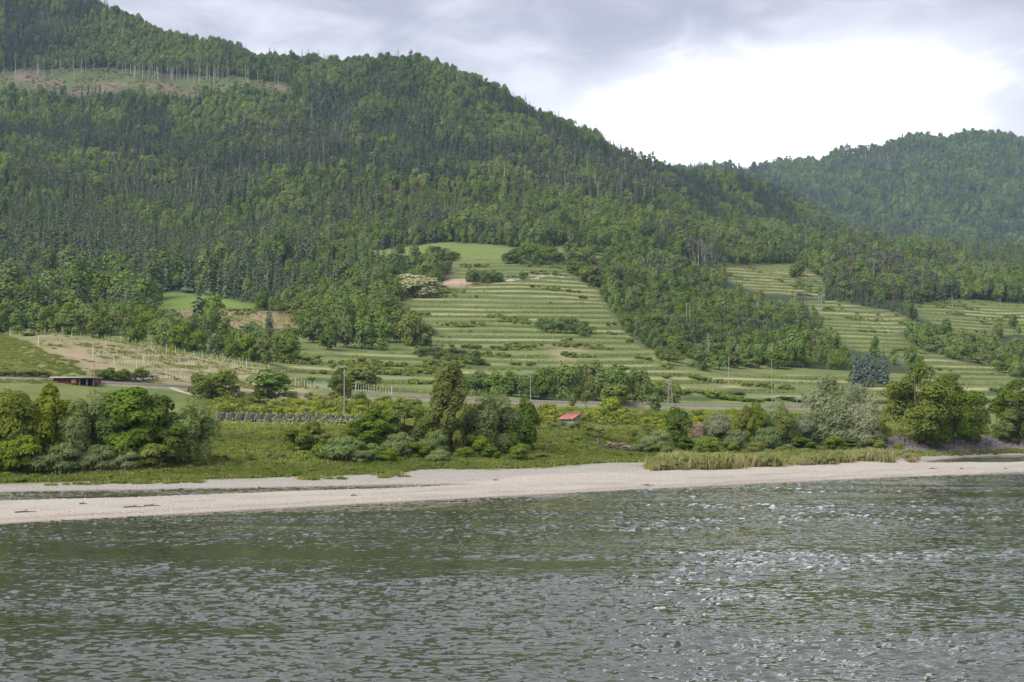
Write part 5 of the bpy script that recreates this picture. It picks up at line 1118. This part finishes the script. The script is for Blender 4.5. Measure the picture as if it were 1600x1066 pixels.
def zone(n, r0, r1, x0, x1, seed):
    r = np.random.default_rng(seed); px_ = r.uniform(x0, x1, n); rf = r.uniform(r0, r1, n); j = np.interp(px_, UPX, np.arange(NU)).astype(int); i = np.minimum(rf.astype(int), NR - 2); f = rf - i
    Y = RY[i, j]*(1 - f) + RY[i+1, j]*f; X = UU[j]*Y + r.normal(size=n)*0.6; return X, Y, gz(X, Y), px_, rf, r
def cover(name, label, X, Y, Z, idx, size, tint, cat='grass'):
    o = scatter(name, gcol, X, Y, Z - 0.02, idx, size, tint); tag(o, label, cat); return o
X, Y, Z, px, rf, r = zone(20000, 7.75, 10.6, -150, 1750, 1); n1 = fbm(X/9, Y/9, 4, 21); keep = (rf > 7.9 + (n1 - .5)*-1.2) & ~((px > 1345) & (rf > 8.5) & (rf < 9.95))
X, Y, Z, px, rf = X[keep], Y[keep], Z[keep], px[keep], rf[keep]; n = len(X); idx = np.where(r.random(n) < 0.04, r.integers(7, 9, n), r.integers(0, 3, n)); nn = fbm(X/14, Y/14, 3, 91)
cover('bank_grass', 'rough green grass and weeds covering the riverbank', X, Y, Z, idx, (0.45 + 0.6*r.random(n))*(0.5 + 0.9*nn), (nn - .5)*1.3)
X, Y, Z, px, rf, r = zone(9000, 10.4, 11.9, 300, 1500, 2); n = len(X); cover('meadow_grass', 'short grass of the orchard flat', X, Y, Z, np.full(n, 15), 0.8 + 0.8*r.random(n), (fbm(X/12, Y/12, 3, 92) - .1)*1.0)
X, Y, Z, px, rf, r = zone(2600, 5.6, 7.6, 1028, 1425, 3); e_ = 0.5 + 0.5*np.clip((px - 1028)/60, 0, 1)*np.clip((1425 - px)/60, 0, 1); n = len(X); nz_ = fbm(X/3.5, Y/3.5, 3, 93); k = (nz_ > .34 + .12*(1 - 2*(e_ - .5))) & (rf > 5.6 + 1.2*(1 - e_)*2*r.random(n)); X, Y, Z = X[k], Y[k], Z[k]; n = len(X)
cover('islet_grass', 'tall pale reeds and grass on the gravel islet at the right', X, Y, Z, np.where(r.random(n) < .14, 6, np.where(r.random(n) < .4, r.integers(16, 18, n), r.integers(3, 6, n))), (0.42 + 0.8*r.random(n)**1.3)*(0.45 + 1.3*(fbm(X/4, Y/4, 2, 94))), (fbm(X/6, Y/6, 3, 95) - .5)*1.0)
X, Y, Z, px, rf, r = zone(500, 7.2, 8.3, -100, 640, 4); k = fbm(X/4, Y/4, 3, 96) > .52; X, Y, Z = X[k], Y[k], Z[k]; n = len(X); cover('gravel_weeds', 'sparse low weeds along the upper edge of the gravel', X, Y, Z, r.integers(0, 3, n), 0.4 + 0.5*r.random(n), r.random(n) - .3)
X, Y, Z, px, rf, r = zone(26000, 2.15, 8.0, -100, 1700, 5); k = Z > .03; X, Y, Z = X[k], Y[k], Z[k]; n = len(X); cover('pebbles', 'pale river pebbles strewn over the gravel bar', X, Y, Z, np.where(r.random(n) < .06, 11, r.integers(9, 11, n)), 0.035 + 0.075*r.random(n)**2, r.random(n)*0, 'pebbles')
X, Y, Z, px, rf, r = zone(3200, 8.35, 9.95, 1352, 1760, 6); n = len(X); cover('riprap_stones', 'dark grey violet riprap stones below the right hand trees', X, Y, Z + .1, r.integers(12, 15, n), 0.18 + 0.32*r.random(n), r.random(n)*0, 'stones')

r = np.random.default_rng(77); n = 5000; X = r.uniform(-560, -190, n); Y = r.uniform(1380, 1560, n); k = gmask(MASK['clearcut'], X, Y) & (fbm(X/14, Y/14, 3, 98) > .47); X, Y = X[k], Y[k]; n = len(X)
cover('clearing_scrub', 'rough brushwood and low scrub on the felled clearing', X, Y, gz(X, Y), np.where(r.random(n) < .45, r.integers(3, 7, n), r.integers(7, 9, n)), 0.9 + 1.3*r.random(n), r.random(n)*.6 - .2, 'scrub')
n = 60000; Y = r.uniform(420, 1000, n); X = r.uniform(-.2, .38, n)*Y; f = gbil(TZ, X, Y); f = f - np.floor(f); k = gmask(TERR, X, Y) & (f > .55) & (f < .98) & (fbm(X/22, Y/10, 3, 99) > .68) & ~gmask(MASK['bare'], X, Y); X, Y = X[k][:5000], Y[k][:5000]; n = len(X)
cover('terrace_scrub', 'scrub and weeds growing on the terrace banks', X, Y, gz(X, Y), r.integers(7, 9, n), 1.0 + 1.3*r.random(n), r.random(n)*.6 - .25, 'scrub')
n = 14000; Y = r.uniform(300, 460, n); X = r.uniform(-.42, -.10, n)*Y; k = (gmask(MASK['knollgrass'], X, Y) | (gmask(MASK['knoll'], X, Y) & (fbm(X/6, Y/3, 3, 61) > .64))); X, Y = X[k], Y[k]; n = len(X)
cover('knoll_grass', 'rough grass on the knoll beside the young vineyard', X, Y, gz(X, Y), np.where(r.random(n) < .7, 15, r.integers(0, 3, n)), 0.6 + 0.6*r.random(n), (fbm(X/10, Y/10, 3, 62) - .3)*1.2)
# ------------------------------------------------------------------ haze
m, t, out = new_mat('haze_air'); pv = N(t, 'ShaderNodeVolumePrincipled'); pv.inputs['Color'].default_value = (0.55, 0.77, 1.0, 1); pv.inputs['Density'].default_value = 0.000075; pv.inputs['Anisotropy'].default_value = 0.2
t.links.new(pv.outputs[0], out.inputs['Volume'])
mb = MB(); mb.box(-4300, -400, -8, 4300, 4900, max(float(HG.max()) + 45, 700)); hz = mb.obj('haze', 'haze_air'); hz['kind'] = 'stuff'; tag(hz, 'thin bluish haze in the valley air', 'haze')

# ------------------------------------------------------------------ labels: where each look-alike stands
ONES = ['', 'first', 'second', 'third', 'fourth', 'fifth', 'sixth', 'seventh', 'eighth', 'ninth', 'tenth', 'eleventh', 'twelfth', 'thirteenth', 'fourteenth', 'fifteenth', 'sixteenth', 'seventeenth', 'eighteenth', 'nineteenth']
TENS = {2: ('twentieth', 'twenty'), 3: ('thirtieth', 'thirty'), 4: ('fortieth', 'forty'), 5: ('fiftieth', 'fifty'), 6: ('sixtieth', 'sixty'), 7: ('seventieth', 'seventy'), 8: ('eightieth', 'eighty'), 9: ('ninetieth', 'ninety')}
def ordinal(n):
    if n > 100: return 'hundred-and-' + ordinal(n - 100)
    if n == 100: return 'hundredth'
    return ONES[n] if n < 20 else (TENS[n//10][0] if n % 10 == 0 else TENS[n//10][1] + '-' + ONES[n % 10])
MARKS = [('the green left meadow', 320, 468), ('the knoll crest', 120, 520), ('the grove by the terraces', 570, 500), ('the bare field', 705, 440), ('the upper field copse', 840, 405), ('the twin legged pole', 1076, 480), ('the blue grey spruces', 1352, 570), ('the small upper right field', 1200, 430), ('the right terraced field', 1340, 500), ('the far right field', 1540, 495), ('the left edge', 20, 440), ('the broad central field', 800, 500)]
buckets = {}
for o in list(C.objects):
    if o.parent or 'group' not in o or 'category' not in o: continue
    X_, Y_, Z_ = o.location; px_, py_ = proj(X_, Y_, Z_); lb = o['label']
    if o['group'] in ('trees and shrubs along the riverbank', 'wooden power poles', 'driftwood on the gravel', 'fruit trees in the small orchard', 'young vine rows on the knoll', 'stakes by the railway', 'netted vine rows on the flat', 'vine rows on the flat', 'white cars seen between the trees'): continue
    key = lb; place = ''
    if 'lower edge of the hillside forest' in lb or 'lower hillside forest' in lb or 'hillside plantation' in lb:
        nm, mx, my = min(MARKS, key=lambda m: abs(m[1] - px_) + 1.6*abs(m[2] - py_)); dx, dy = px_ - mx, py_ - my
        rel = 'above' if dy < -0.5*abs(dx) else ('below' if dy > abs(dx) else ('left of' if dx < 0 else 'right of')); place = rel + ' ' + nm
    buckets.setdefault((lb, place), []).append((px_, -py_, o))
SHORT = {'rounded broadleaf tree at the lower edge of the hillside forest': 'rounded forest broadleaf', 'dark pointed spruce at the lower edge of the hillside forest': 'dark pointed spruce', 'olive pine with bare reddish trunk in the lower hillside forest': 'olive bare trunked pine', 'brownish dry conifer in the lower hillside forest': 'brownish dry conifer', 'pale green young conifer at the lower side of the hillside plantation': 'pale young conifer'}
for (lb, place), L in buckets.items():
    if len(L) < 2 and not place: continue
    vine = 'vine row' in lb; L.sort(key=(lambda q: -q[1]*1 and (-(-q[1]), q[0])) if False else ((lambda q: (q[1], q[0])) if vine else (lambda q: (q[0], q[1]))))
    for i, (a, b, o) in enumerate(L):
        od = (ordinal(i + 1) + (' from the bottom' if vine else ' from the left'))
        base = SHORT.get(lb, lb); o['label'] = (base + ' ' + place if place else base) + (', ' + od if len(L) > 1 else '')
